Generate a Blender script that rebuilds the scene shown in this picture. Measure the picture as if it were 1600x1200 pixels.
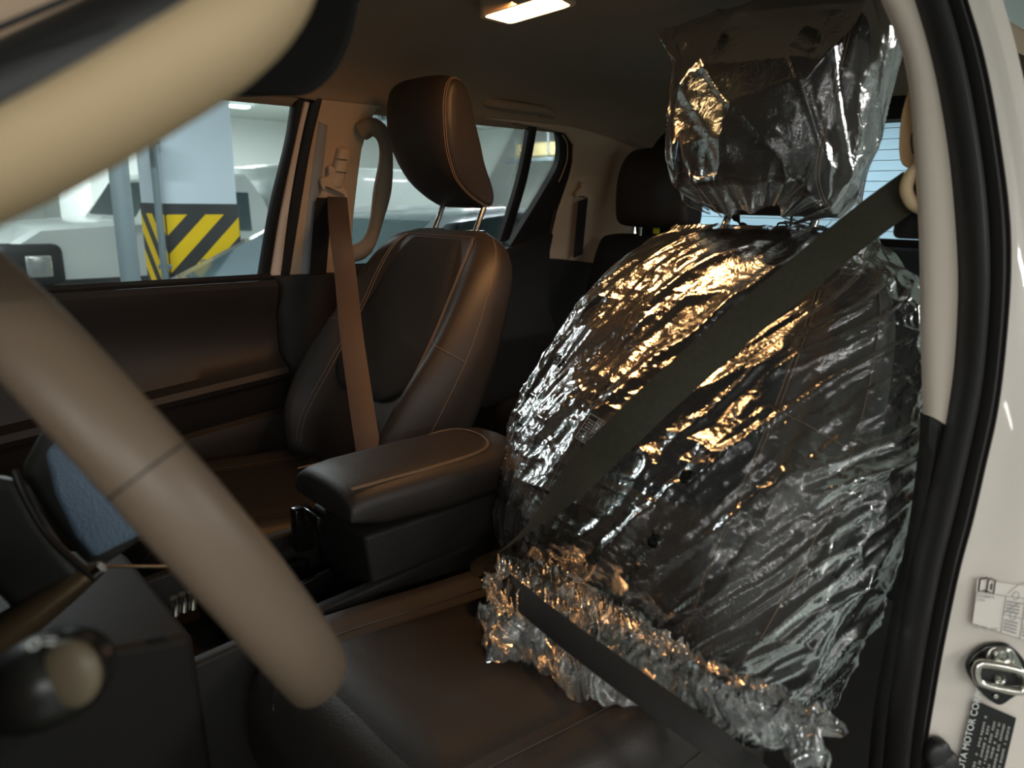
import bpy, bmesh, math, random
import numpy as np
from mathutils import Vector, Matrix, noise
from mathutils.geometry import tessellate_polygon
random.seed(4); PI = math.pi
for o in list(bpy.data.objects): bpy.data.objects.remove(o)
S = bpy.context.scene; COL = S.collection

# ------------------------------------------------------------------ camera
CAM = Vector((-1.0, .66, .975)); FPX = 1155.0
YAW, PIT, ROL = math.radians(48), math.radians(14), math.radians(.8)
FW = Vector((math.sin(YAW)*math.cos(PIT), -math.cos(YAW)*math.cos(PIT), -math.sin(PIT)))
R0 = Vector((-math.cos(YAW), -math.sin(YAW), 0)); U0 = R0.cross(FW)
RR = R0*math.cos(ROL)+U0*math.sin(ROL); UU = -R0*math.sin(ROL)+U0*math.cos(ROL)
cd = bpy.data.cameras.new('camera'); cam = bpy.data.objects.new('camera', cd); COL.objects.link(cam)
cd.sensor_width = 36; cd.lens = FPX/1600*36; cd.clip_start = .02; cd.clip_end = 100
m3 = Matrix((RR, UU, -FW)).transposed()
cam.matrix_world = Matrix.Translation(CAM) @ m3.to_4x4()
cd.dof.use_dof = True; cd.dof.focus_distance = 1.5; cd.dof.aperture_fstop = 4.6
S.camera = cam

# ------------------------------------------------------------------ world, light, exposure
W = bpy.data.worlds.new('world'); S.world = W; W.use_nodes = True
W.node_tree.nodes['Background'].inputs[0].default_value = (.6, .7, .8, 1)
W.node_tree.nodes['Background'].inputs[1].default_value = .02
S.view_settings.view_transform = 'Standard'; S.view_settings.look = 'None'
S.view_settings.exposure = 0.0; S.view_settings.gamma = 1.0; S.view_settings.use_curve_mapping = False

def area(name, loc, size, power, color, target=None, direction=(0, 0, -1), spread=180):
    l = bpy.data.lights.new(name, 'AREA'); l.shape = 'RECTANGLE'; l.size, l.size_y = size
    l.energy = power; l.color = color; l.spread = math.radians(spread)
    o = bpy.data.objects.new(name, l); COL.objects.link(o); o.location = loc
    d = (Vector(target)-Vector(loc)) if target else Vector(direction)
    o.rotation_euler = d.to_track_quat('-Z', 'Y').to_euler(); return o
COOL = (.93, .975, 1.0); WARM = (1.0, .46, .16)
FIX = [(-3.4, 1.9, 52), (-3.2, -1.6, 50), (-6.0, 1.2, 46), (-5.2, 4.6, 46), (-4.6, -.1, 30), (-7.4, -1.6, 40), (-7.6, 3.4, 40), (-2.9, 4.6, 30), (-1.4, 5.8, 40), (-4.0, 6.6, 50), (-1.9, 3.0, 22), (2.8, -.1, 48), (3.0, -3.4, 60), (5.6, 1.4, 75), (7.6, -2.4, 80), (5.6, -5.3, 190), (2.2, -5.5, 45)]  # unseen driver-side tubes added for film streaks; rearmost pair added to brighten walls
for i, (x, y, w) in enumerate(FIX):
    area('garage_tube_light', (x, y, 1.93), (.16, 1.25), w, COOL if x > 0 else (1, .98, .945))
area('dome_lamp_light', (-.085, -.19, 1.262), (.13, .06), 1.85, WARM, direction=(.45, -.05, -1), spread=150)

# ------------------------------------------------------------------ projection helpers (real 3-D points on real planes)
GS = (Vector((1, 0, .38)), Vector((.76, 0, .78)))
JP = (Vector((-.627, .7125, .198)), Vector((-.79, -.25, .5)))
def off(pl, d): return (pl[0], pl[1]+pl[0].normalized()*d)
def Q(px, py, x=None, y=None, z=None, d=None, pl=None):
    v = FW+RR*((px-800)/FPX)-UU*((py-600)/FPX)
    if d is not None: return CAM+v*d
    if pl: return CAM+v*(((pl[1]-CAM).dot(pl[0]))/v.dot(pl[0]))
    i, val = (0, x) if x is not None else (1, y) if y is not None else (2, z)
    return CAM+v*((val-CAM[i])/v[i])
def QS(pts, **k): return [Q(a, b, **k) for a, b in pts]

# ------------------------------------------------------------------ materials
def lin(c):
    c = c/255; return c/12.92 if c <= .04045 else ((c+.055)/1.055)**2.4
def rgb(r, g, b): return (lin(r), lin(g), lin(b), 1)
def mat(name, col, rough=.5, metal=0, spec=.5, bump=None, var=None, coat=0, emit=None, sheen=0):
    m = bpy.data.materials.new(name); m.use_nodes = True; nt = m.node_tree; b = nt.nodes['Principled BSDF']
    b.inputs['Base Color'].default_value = col; b.inputs['Roughness'].default_value = rough
    b.inputs['Metallic'].default_value = metal; b.inputs['Specular IOR Level'].default_value = spec
    b.inputs['Coat Weight'].default_value = coat; b.inputs['Sheen Weight'].default_value = sheen
    if emit: b.inputs['Emission Color'].default_value = emit[0]; b.inputs['Emission Strength'].default_value = emit[1]
    tc = nt.nodes.new('ShaderNodeTexCoord')
    if bump:
        kind, sc, st = bump
        t = nt.nodes.new('ShaderNodeTexVoronoi' if kind == 'v' else 'ShaderNodeTexNoise')
        t.inputs['Scale'].default_value = sc; nt.links.new(tc.outputs['Object'], t.inputs['Vector'])
        bp = nt.nodes.new('ShaderNodeBump'); bp.inputs['Strength'].default_value = st; bp.inputs['Distance'].default_value = .001
        nt.links.new(t.outputs[0], bp.inputs['Height']); nt.links.new(bp.outputs[0], b.inputs['Normal'])
    if var:
        sc, amt = var
        t = nt.nodes.new('ShaderNodeTexNoise'); t.inputs['Scale'].default_value = sc; t.inputs['Detail'].default_value = 5
        nt.links.new(tc.outputs['Object'], t.inputs['Vector'])
        r = nt.nodes.new('ShaderNodeMapRange'); r.inputs[3].default_value = 1-amt; r.inputs[4].default_value = 1+amt
        nt.links.new(t.outputs[0], r.inputs[0])
        mx = nt.nodes.new('ShaderNodeVectorMath'); mx.operation = 'SCALE'; mx.inputs[0].default_value = col[:3]
        nt.links.new(r.outputs[0], mx.inputs['Scale']); nt.links.new(mx.outputs[0], b.inputs['Base Color'])
    return m
M = {}
M['leather'] = mat('black_leather', rgb(46, 40, 36), .5, spec=.5, bump=('v', 420, .25), var=(9, .12))
M['leather2'] = mat('black_leather_smooth', rgb(42, 37, 34), .5, spec=.42, bump=('v', 500, .2), var=(9, .12))
M['fabric'] = mat('charcoal_fabric', rgb(40, 42, 44), .9, bump=('n', 900, .4), spec=.2, var=(14, .15))
M['plastic'] = mat('black_plastic', rgb(32, 30, 28), .6, spec=.3, bump=('v', 600, .2), var=(7, .12))
M['gloss'] = mat('glossy_black', rgb(20, 19, 18), .18, var=(5, .1))
M['rubber'] = mat('black_rubber', rgb(33, 30, 29), .45, var=(8, .15))
M['beige'] = mat('beige_trim', rgb(196, 172, 146), .6, bump=('n', 700, .15), var=(4, .05))
M['beigegloss'] = mat('beige_handle', rgb(200, 172, 134), .65, var=(4, .04))
M['liner'] = mat('headliner_cloth', rgb(150, 132, 112), .95, bump=('n', 800, .4), var=(5, .08))
M['web'] = mat('seat_belt_webbing', rgb(34, 31, 29), .65, spec=.3, bump=('n', 1200, .6), var=(60, .15))
M['weblitbrown'] = mat('seat_belt_webbing_lit_brown', rgb(78, 62, 52), .55, bump=('n', 1200, .5), var=(60, .12))  # dark webbing with the brown-orange lamp light put into its colour
M['weblitolive'] = mat('seat_belt_webbing_lit_olive', rgb(54, 51, 39), .75, spec=.25, bump=('n', 900, .9), var=(140, .3))  # lit olive tone of the upper strap put into the webbing colour
M['stitch'] = mat('tan_thread', rgb(120, 100, 82), .6, var=(30, .1))
M['stitchdark'] = mat('brown_thread', rgb(62, 52, 44), .6, var=(30, .1))
M['chrome'] = mat('chrome', rgb(215, 208, 198), .16, 1, var=(8, .05))
M['steel'] = mat('zinc_steel', rgb(170, 168, 160), .22, 1, bump=('n', 90, .3), var=(30, .15))
M['paint'] = mat('white_car_paint', rgb(214, 203, 193), .3, coat=.6, var=(2, .02))
M['wheelskin'] = mat('steering_wheel_leather', rgb(116, 98, 82), .42, bump=('v', 500, .12), var=(6, .06))
M['bluelit'] = mat('blue_lit_grain_plastic', rgb(122, 142, 164), .5, bump=('v', 260, .7), var=(9, .08))  # bluish light on the column panel put into its colour
M['shroud'] = mat('dark_grey_shroud', rgb(62, 60, 58), .45, var=(6, .08))
M['bronzelit'] = mat('lit_edge_bronze', rgb(120, 98, 74), .35, .6, var=(14, .1))
M['knob'] = mat('stalk_cap', rgb(34, 32, 29), .35, var=(10, .1))
M['glyph'] = mat('white_print', rgb(225, 225, 222), .5, var=(40, .03))
M['grey'] = mat('grey_print', rgb(150, 148, 145), .5, var=(40, .03))
M['blackprint'] = mat('black_print', rgb(28, 27, 26), .5, var=(40, .1))
M['label'] = mat('label_paper', rgb(222, 212, 203), .45, var=(10, .02))
M['plate'] = mat('black_label', rgb(22, 20, 20), .3, var=(10, .1))
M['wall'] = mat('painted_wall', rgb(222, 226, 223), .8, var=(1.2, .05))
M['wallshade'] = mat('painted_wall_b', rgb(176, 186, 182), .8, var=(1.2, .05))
M['column'] = mat('column_paint', rgb(198, 212, 222), .7, var=(2, .04))
M['yellow'] = mat('hazard_yellow', rgb(226, 190, 20), .6, var=(8, .08))
M['hblack'] = mat('hazard_black', rgb(48, 50, 50), .6, var=(8, .12))
M['gfloor'] = mat('garage_floor', rgb(120, 128, 124), .4, var=(1.5, .15))
M['gceil'] = mat('garage_ceiling', rgb(190, 196, 190), .9, var=(1.5, .06))
M['pipe'] = mat('grey_pipe', rgb(112, 126, 130), .5, var=(9, .08))
M['white'] = mat('white_vehicle_paint', rgb(222, 230, 228), .25, coat=.5, var=(2, .03))
M['silver'] = mat('silver_vehicle_paint', rgb(140, 150, 156), .25, .4, coat=.5, var=(2, .03))
M['carglass'] = mat('tinted_car_glass', rgb(70, 88, 92), .08, spec=.8, var=(2, .2))
M['lamp'] = mat('headlamp', rgb(200, 205, 205), .15, .5, var=(25, .3))
M['duct'] = mat('duct_ochre', rgb(206, 190, 140), .7, var=(4, .05))
M['lens'] = mat('dome_lens', rgb(255, 210, 150), .4, emit=((1, .66, .30, 1), 7), var=(5, .02))
M['tube'] = mat('tube_diffuser', rgb(240, 245, 250), .4, emit=((.88, .96, 1, 1), 8), var=(5, .01))
M['rglass'] = None
M['tag'] = mat('yellow_tag', rgb(190, 200, 40), .5, var=(30, .05))
M['hose'] = mat('amber_trim', rgb(190, 130, 70), .5, var=(20, .05))
def glassmat(name, tint, fac):
    m = bpy.data.materials.new(name); m.use_nodes = True; nt = m.node_tree; nt.nodes.clear()
    o = nt.nodes.new('ShaderNodeOutputMaterial'); mx = nt.nodes.new('ShaderNodeMixShader')
    t = nt.nodes.new('ShaderNodeBsdfTransparent'); g = nt.nodes.new('ShaderNodeBsdfGlossy')
    f = nt.nodes.new('ShaderNodeFresnel'); f.inputs[0].default_value = 1.45
    ml = nt.nodes.new('ShaderNodeMath'); ml.operation = 'MULTIPLY'; ml.inputs[1].default_value = fac
    nt.links.new(f.outputs[0], ml.inputs[0])
    t.inputs[0].default_value = tint; g.inputs['Roughness'].default_value = .02
    nt.links.new(ml.outputs[0], mx.inputs[0]); nt.links.new(t.outputs[0], mx.inputs[1]); nt.links.new(g.outputs[0], mx.inputs[2])
    nt.links.new(mx.outputs[0], o.inputs[0]); return m
M['glass'] = glassmat('window_glass', (.93, .96, .95, 1), .8)
M['rglass'] = glassmat('rear_glass', (.66, .78, .86, 1), .8)
def filmmat(name, milk, refl, rough, bumps):
    """thin clear polythene: see-through, Fresnel gloss on every crease, a little milky scatter"""
    m = bpy.data.materials.new(name); m.use_nodes = True; nt = m.node_tree; nt.nodes.clear(); N = nt.nodes.new; L = nt.links.new
    o = N('ShaderNodeOutputMaterial'); tc = N('ShaderNodeTexCoord')
    n1 = N('ShaderNodeTexNoise'); n1.inputs['Scale'].default_value = 38; n1.inputs['Detail'].default_value = 4; n1.inputs['Distortion'].default_value = 1.6
    n2 = N('ShaderNodeTexVoronoi'); n2.inputs['Scale'].default_value = 60; n2.feature = 'DISTANCE_TO_EDGE'
    L(tc.outputs['Object'], n1.inputs['Vector'])
    ad = N('ShaderNodeVectorMath'); ad.operation = 'MULTIPLY_ADD'; L(n1.outputs['Color'], ad.inputs[0]); ad.inputs[1].default_value = (.06, .06, .06); L(tc.outputs['Object'], ad.inputs[2])
    L(ad.outputs[0], n2.inputs['Vector'])
    b1 = N('ShaderNodeBump'); b1.inputs['Strength'].default_value = bumps[0]; b1.inputs['Distance'].default_value = .004; L(n1.outputs[0], b1.inputs['Height'])
    b2 = N('ShaderNodeBump'); b2.inputs['Strength'].default_value = bumps[1]; b2.inputs['Distance'].default_value = .003; L(n2.outputs['Distance'], b2.inputs['Height']); L(b1.outputs[0], b2.inputs['Normal'])
    fr = N('ShaderNodeFresnel'); fr.inputs[0].default_value = 1.5; L(b2.outputs[0], fr.inputs['Normal'])
    ml = N('ShaderNodeMath'); ml.operation = 'MULTIPLY_ADD'; ml.inputs[1].default_value = 1.5; ml.inputs[2].default_value = refl; ml.use_clamp = True; L(fr.outputs[0], ml.inputs[0])
    t = N('ShaderNodeBsdfTransparent'); t.inputs[0].default_value = (.97, .97, .97, 1)
    g = N('ShaderNodeBsdfGlossy'); g.inputs['Roughness'].default_value = rough; L(b2.outputs[0], g.inputs['Normal'])
    d = N('ShaderNodeBsdfDiffuse'); d.inputs[0].default_value = (.8, .8, .8, 1); L(b2.outputs[0], d.inputs['Normal'])
    tl = N('ShaderNodeBsdfTranslucent'); tl.inputs[0].default_value = (.8, .8, .8, 1)
    md = N('ShaderNodeMixShader'); md.inputs[0].default_value = .4; L(d.outputs[0], md.inputs[1]); L(tl.outputs[0], md.inputs[2])
    m1 = N('ShaderNodeMixShader'); m1.inputs[0].default_value = milk; L(t.outputs[0], m1.inputs[1]); L(md.outputs[0], m1.inputs[2])
    m2 = N('ShaderNodeMixShader'); L(ml.outputs[0], m2.inputs[0]); L(m1.outputs[0], m2.inputs[1]); L(g.outputs[0], m2.inputs[2])
    L(m2.outputs[0], o.inputs[0]); return m
M['film'] = filmmat('clear_polythene', .012, .0, .16, (.30, .16))
M['filmhem'] = filmmat('bunched_polythene', .17, .04, .14, (.45, .3))

# ------------------------------------------------------------------ mesh helpers
def link(name, me, m, parent=None, smooth=True, ang=None):
    o = bpy.data.objects.new(name, me); COL.objects.link(o); me.materials.append(m)
    if 'stitching' in name or 'outline' in name or name == 'figure_rows': o['kind'] = 'stuff'
    if smooth:
        me.polygons.foreach_set('use_smooth', [True]*len(me.polygons))
        if ang:
            me.set_sharp_from_angle(angle=math.radians(ang))
    if parent: 
        o.parent = parent; o.matrix_parent_inverse = Matrix.Translation(-parent.location)
    return o
def obj(name, verts, faces, m, parent=None, smooth=True, ang=None):
    me = bpy.data.meshes.new(name); me.from_pydata([tuple(v) for v in verts], [], faces); me.update()
    return link(name, me, m, parent, smooth, ang)
def bmobj(name, bm, m, parent=None, smooth=True, ang=35):
    bmesh.ops.recalc_face_normals(bm, faces=bm.faces)
    me = bpy.data.meshes.new(name); bm.to_mesh(me); bm.free(); return link(name, me, m, parent, smooth, ang)
def tag(o, label, cat, group=None, kind=None):
    o['label'] = label; o['category'] = cat
    if group: o['group'] = group
    if kind: o['kind'] = kind
    return o
def thing(name, loc, label, cat, group=None, kind=None):
    o = bpy.data.objects.new(name, None); COL.objects.link(o); o.location = loc; o.empty_display_size = .05
    return tag(o, label, cat, group, kind)
def struct(o, label=None):
    o['kind'] = 'structure'
    if label: o['label'] = label
    return o
def sempty(name, loc, label=None):
    o = bpy.data.objects.new(name, None); COL.objects.link(o); o.location = loc; return struct(o, label)
def catmull(p, n=6, closed=False):
    p = [Vector(a) for a in p]; out = []; N = len(p)
    for i in range(N if closed else N-1):
        a, b, c, d = (p[(i-1) % N], p[i], p[(i+1) % N], p[(i+2) % N]) if closed else (p[max(i-1, 0)], p[i], p[i+1], p[min(i+2, N-1)])
        for k in range(n):
            t = k/n; out.append(.5*((2*b)+(c-a)*t+(2*a-5*b+4*c-d)*t*t+(3*b-a-3*c+d)*t**3))
    if not closed: out.append(p[-1])
    return out
def resample(p, n):
    p = [Vector(a) for a in p]; L = [0]
    for a, b in zip(p, p[1:]): L.append(L[-1]+(b-a).length)
    out = []; j = 0
    for k in range(n):
        s = L[-1]*k/(n-1)
        while j < len(p)-2 and L[j+1] < s: j += 1
        f = (s-L[j])/max(L[j+1]-L[j], 1e-9); out.append(p[j].lerp(p[j+1], min(max(f, 0), 1)))
    return out
def tubedata(path, r, n=10, closed=False, up=None, ry=None, caps=True, round_caps=False):
    path = [Vector(p) for p in path]; N = len(path); V = []; F = []
    rs = r if isinstance(r, (list, tuple)) else [r]*N
    prev = None
    for i, p in enumerate(path):
        t = (path[(i+1) % N]-path[i-1]) if closed else (path[min(i+1, N-1)]-path[max(i-1, 0)])
        t.normalize()
        if up is not None: s = t.cross(Vector(up)).normalized()
        else:
            if prev is None: prev = t.orthogonal().normalized()
            s = (prev-t*prev.dot(t)).normalized()
        prev = s; u = s.cross(t)
        k = rs[i]; k2 = (ry/(rs[0] if rs[0] else 1)*k) if ry else k
        for a in range(n):
            th = 2*PI*a/n; V.append(p+s*math.cos(th)*k+u*math.sin(th)*k2)
    for i in range(N if closed else N-1):
        for a in range(n):
            b = (a+1) % n; j = (i+1) % N
            F.append((i*n+a, i*n+b, j*n+b, j*n+a))
    if not closed and caps: F.append(tuple(range(n-1, -1, -1))); F.append(tuple((N-1)*n+a for a in range(n)))
    return V, F
def tube(name, path, r, m, parent=None, **k):
    V, F = tubedata(path, r, **k); return obj(name, V, F, m, parent, True, 60)
def multi_tube(name, paths, r, m, parent=None, n=6):
    V = []; F = []
    for p in paths:
        v, f = tubedata(p, r, n=n); b = len(V); V += v; F += [tuple(i+b for i in q) for q in f]
    return obj(name, V, F, m, parent, True, 60)
def rounded(radii, n=6):      # list of radii easing both ends of a tube
    return radii
def plate(name, pts, normal, th, m, parent=None, bev=.003, seg=2):
    """solid plate: outline pts (front face), thickness th along -normal"""
    bm = bmesh.new(); nn = Vector(normal).normalized()
    vs = [bm.verts.new(p) for p in pts]; f = bm.faces.new(vs); bm.normal_update()
    if f.normal.dot(nn) < 0: f.normal_flip()
    r = bmesh.ops.extrude_face_region(bm, geom=[f])
    ev = [e for e in r['geom'] if isinstance(e, bmesh.types.BMVert)]
    bmesh.ops.translate(bm, verts=ev, vec=-nn*th)
    bmesh.ops.recalc_face_normals(bm, faces=bm.faces)
    o = bmobj(name, bm, m, parent, True, 30)
    if bev:
        b = o.modifiers.new('bevel', 'BEVEL'); b.width = bev; b.segments = seg; b.limit_method = 'ANGLE'; b.angle_limit = math.radians(50)
    return o
def box(name, c, s, m, parent=None, bev=.004, rot=None, seg=3):
    bm = bmesh.new(); bmesh.ops.create_cube(bm, size=1)
    bmesh.ops.scale(bm, vec=s, verts=bm.verts)
    if bev: bmesh.ops.bevel(bm, geom=bm.edges[:], offset=min(bev, min(s)*.45), segments=seg, affect='EDGES', profile=.5)
    if rot is not None: bmesh.ops.rotate(bm, matrix=rot, verts=bm.verts)
    bmesh.ops.translate(bm, vec=c, verts=bm.verts)
    return bmobj(name, bm, m, parent, True, 40)
def hexa(name, p8, m, parent=None, bev=.004, seg=3):
    bm = bmesh.new(); v = [bm.verts.new(p) for p in p8]
    for f in ((0, 1, 2, 3), (7, 6, 5, 4), (0, 4, 5, 1), (1, 5, 6, 2), (2, 6, 7, 3), (3, 7, 4, 0)): bm.faces.new([v[i] for i in f])
    bmesh.ops.recalc_face_normals(bm, faces=bm.faces)
    if bev: bmesh.ops.bevel(bm, geom=bm.edges[:], offset=bev, segments=seg, affect='EDGES', profile=.5)
    return bmobj(name, bm, m, parent, True, 40)
def strip(name, A, B, nrm, prof, th, m, parent=None, n=48):
    """lofted strip between edge curves A and B; prof = [(u, height toward nrm)]; solid"""
    A = resample(catmull(A), n); B = resample(catmull(B), n); nn = Vector(nrm).normalized(); k = len(prof); V = []; F = []
    for a, b in zip(A, B):
        for u, h in prof: V.append(a.lerp(b, u)+nn*h)
        V.append(b-nn*th); V.append(a-nn*th)
    K = k+2
    for i in range(n-1):
        for j in range(K): F.append((i*K+j, i*K+(j+1) % K, (i+1)*K+(j+1) % K, (i+1)*K+j))
    F.append(tuple(range(K))); F.append(tuple((n-1)*K+j for j in range(K-1, -1, -1)))
    bm = bmesh.new(); vs = [bm.verts.new(v) for v in V]
    for f in F: bm.faces.new([vs[i] for i in f])
    return bmobj(name, bm, m, parent, True, 50)
def ribbon(name, pts, width, m, parent=None, th=.0013, n=60, bynormal=False):
    """seat-belt webbing: pts = [(point, width direction)], thin but solid"""
    P = resample(catmull([p for p, w in pts]), n); Wd = resample_attr(pts, n)
    V = []; F = []
    for i in range(n):
        t = (P[min(i+1, n-1)]-P[max(i-1, 0)]).normalized(); w = t.cross(Wd[i]) if bynormal else Wd[i]; w = w-t*w.dot(t); w.normalize(); nn = t.cross(w)
        for u in (-1, -.93, .93, 1):
            V.append(P[i]+w*u*width/2+nn*(th/2 if abs(u) < 1 else 0))
        for u in (.93, -.93): V.append(P[i]+w*u*width/2-nn*th/2)
    K = 6
    for i in range(n-1):
        for j in range(K): F.append((i*K+j, i*K+(j+1) % K, (i+1)*K+(j+1) % K, (i+1)*K+j))
    F.append(tuple(range(K))); F.append(tuple((n-1)*K+j for j in range(K)))
    return obj(name, V, F, m, parent, True, 60)
def resample_attr(pts, n):
    P = [Vector(p) for p, w in pts]; L = [0]
    for a, b in zip(P, P[1:]): L.append(L[-1]+(b-a).length)
    out = []
    for k in range(n):
        s = L[-1]*k/(n-1); j = 0
        while j < len(P)-2 and L[j+1] < s: j += 1
        f = (s-L[j])/max(L[j+1]-L[j], 1e-9); f = f*f*(3-2*f)
        out.append(Vector(pts[j][1]).normalized().lerp(Vector(pts[j+1][1]).normalized(), f))
    return out
def ci(x, T):
    if x <= T[0][0]: return T[0][1]
    for i in range(len(T)-1):
        if x <= T[i+1][0]:
            x0, y0 = T[i]; x1, y1 = T[i+1]
            def sl(j):
                if j <= 0 or j >= len(T)-1:
                    j = min(max(j, 0), len(T)-2) if j < len(T)-1 else len(T)-2
                    return (T[j+1][1]-T[j][1])/(T[j+1][0]-T[j][0])
                return (T[j+1][1]-T[j-1][1])/(T[j+1][0]-T[j-1][0])
            h = x1-x0; t = (x-x0)/h; a, b = sl(i)*h, sl(i+1)*h
            return (2*t**3-3*t*t+1)*y0+(t**3-2*t*t+t)*a+(-2*t**3+3*t*t)*y1+(t**3-t*t)*b
    return T[-1][1]
def loft(name, rings, m, parent=None, ang=None, cap=True):
    n = len(rings[0]); V = [v for r in rings for v in r]; F = []
    for i in range(len(rings)-1):
        for j in range(n): F.append((i*n+j, i*n+(j+1) % n, (i+1)*n+(j+1) % n, (i+1)*n+j))
    if cap: F.append(tuple(range(n-1, -1, -1))); F.append(tuple((len(rings)-1)*n+j for j in range(n)))
    bm = bmesh.new(); vs = [bm.verts.new(v) for v in V]
    for f in F: bm.faces.new([vs[i] for i in f])
    return bmobj(name, bm, m, parent, True, ang)
def text(name, body, p, xdir, ydir, size, m, parent=None):
    c = bpy.data.curves.new(name, 'FONT'); c.body = body; c.size = size; c.extrude = .00005
    o = bpy.data.objects.new(name, c); COL.objects.link(o); c.materials.append(m)
    x = Vector(xdir).normalized(); y = Vector(ydir); y = (y-x*y.dot(x)).normalized(); z = x.cross(y)
    mm = Matrix((x, y, z)).transposed().to_4x4(); mm.translation = p
    dg = bpy.context.evaluated_depsgraph_get(); me = bpy.data.meshes.new_from_object(o.evaluated_get(dg)); bpy.data.objects.remove(o)
    me.transform(mm); me.materials.clear()
    return link(name, me, m, parent, False)

# ================================================================== CABIN SHELL (setting)
GN = GS[0].normalized()
# --- headliner ------------------------------------------------------
hl = []
prof = [(-.585, 1.215), (-.56, 1.238), (-.50, 1.262), (-.40, 1.280), (-.2, 1.292), (0, 1.295), (.2, 1.292), (.40, 1.280), (.52, 1.255), (.585, 1.215), (.60, 1.19)]
prof = [tuple(v) for v in catmull([(a, 0, b) for a, _, b in [(p[0], 0, p[1]) for p in prof]], 4)]
rings = []
for yy in np.linspace(-1.55, .62, 30):
    dz = -.10*max(0, (yy-.25)/.4)**2-.10*max(0, (-yy-.85)/.7)**2
    lo = [Vector((x, yy, z+dz)) for x, _, z in prof]; up = [Vector((x, yy, z+dz+.03)) for x, _, z in reversed(prof)]
    rings.append(lo+up)
ceil = struct(loft('ceiling', rings, M['liner'], ang=60), 'brown-grey cloth headliner over the cabin')

# --- right side wall (far side of the car) ---------------------------
wr = sempty('wall_right', (.72, -.5, 0), 'beige trimmed passenger side of the cabin')
front_notch = [(497, 170), (490, 155), (470, 150), (380, 145), (120, 128)]
out = QS([(120, 60), (560, 88), (800, 128), (960, 175), (1010, 215)], pl=GS)
out += QS([(985, 420), (885, 407), (855, 405), (872, 332), (890, 280), (896, 255), (897, 227), (884, 209), (866, 205), (827, 197), (711, 178), (615, 165), (600, 166), (589, 172), (584, 183), (572, 215), (566, 235), (560, 280), (553, 342), (549, 407), (545, 449), (447, 449), (456, 380), (472, 275)], pl=GS)
out += QS(front_notch, pl=GS)
plate('side_trim', out, -GN, .018, M['beige'], wr, .006, 3)
# roof side cove joining headliner and trim
cove = []
for yy in np.linspace(-1.5, .9, 24):
    cove.append([Vector((.575, yy, 1.235)), Vector((.592, yy, 1.215)), Vector((.60, yy, 1.19)), Vector((.64, yy, 1.17)), Vector((.66, yy, 1.26)), Vector((.60, yy, 1.26))])
loft('roof_cove', cove, M['liner'], wr, 60)
# recessed flutes on the B pillar trim
strip('pillar_seam', QS([(499, 190), (487, 275), (477, 360), (470, 447)], pl=off(GS, -.002)), QS([(512, 196), (503, 275), (493, 360), (489, 447)], pl=off(GS, -.002)), -GN, [(0, 0), (.3, .004), (.7, .004), (1, 0)], .004, mat('grey_blue_trim_edge', rgb(148, 150, 152), .6, var=(4, .05)), wr)
# lower B pillar cover
lp = []
for zz in np.linspace(.785, .05, 22):
    t = (.785-zz)/.735
    xx = .748-.012*math.sin(t*3)
    y0, y1 = -.121, -.34
    ring = []
    for k in range(13):
        u = k/12; ring.append(Vector((xx-.035*math.sin(PI*u)**.6, y0+(y1-y0)*u, zz)))
    ring += [Vector((xx+.03, y1, zz)), Vector((xx+.03, y0, zz))]
    lp.append(ring)
loft('lower_pillar_cover', lp, M['plastic'], wr, 50)
# rear lower quarter black panel behind passenger seat
plate('rear_quarter_panel', QS([(855, 405), (885, 407), (985, 420), (1000, 760), (820, 760), (800, 560)], pl=off(GS, -.004)), -GN, .03, M['plastic'], wr, .004)
# --- window glass and frames, front passenger door --------------------
d1 = sempty('door_1', (.75, .3, 0), 'front passenger door with black panel and window')
P1 = off(GS, .012); P2 = off(GS, .018)
gl = QS([(460, 153), (450, 225), (426, 325), (407, 433), (150, 452), (-420, 500), (-420, 120), (370, 146)], pl=off(GS, .03))
plate('window_pane', gl, -GN, .004, M['glass'], d1, 0)
def edge(pts, pl): return QS(pts, pl=pl)
e_in = [(462, 148), (450, 225), (426, 325), (406, 440)]
e_b1 = [(477, 148), (459, 225), (436, 340), (420, 440)]
e_w = [(486, 150), (469, 225), (452, 325), (437, 447)]
e_o = [(505, 150), (487, 225), (470, 325), (449, 450)]
strip('glass_run', edge(e_in, P1), edge(e_b1, P1), -GN, [(0, 0), (.2, .008), (.8, .008), (1, 0)], .02, M['rubber'], d1)
strip('painted_frame', edge(e_b1, P1), edge(e_w, P1), -GN, [(0, 0), (.15, .004), (.85, .004), (1, 0)], .02, mat('body_colour_frame', rgb(226, 214, 202), .4, coat=.4, var=(3, .03)), d1)
strip('door_seal', edge(e_w, P1), edge(e_o, P1), -GN, [(0, 0), (.25, .012), (.5, .016), (.75, .012), (1, 0)], .02, M['rubber'], d1)
strip('top_seal', edge([(-200, 110), (120, 120), (370, 138), (440, 142), (500, 150)], P1), edge([(-200, 135), (120, 140), (370, 151), (440, 152), (492, 165)], P1), -GN, [(0, 0), (.5, .012), (1, 0)], .02, M['rubber'], d1)
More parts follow.
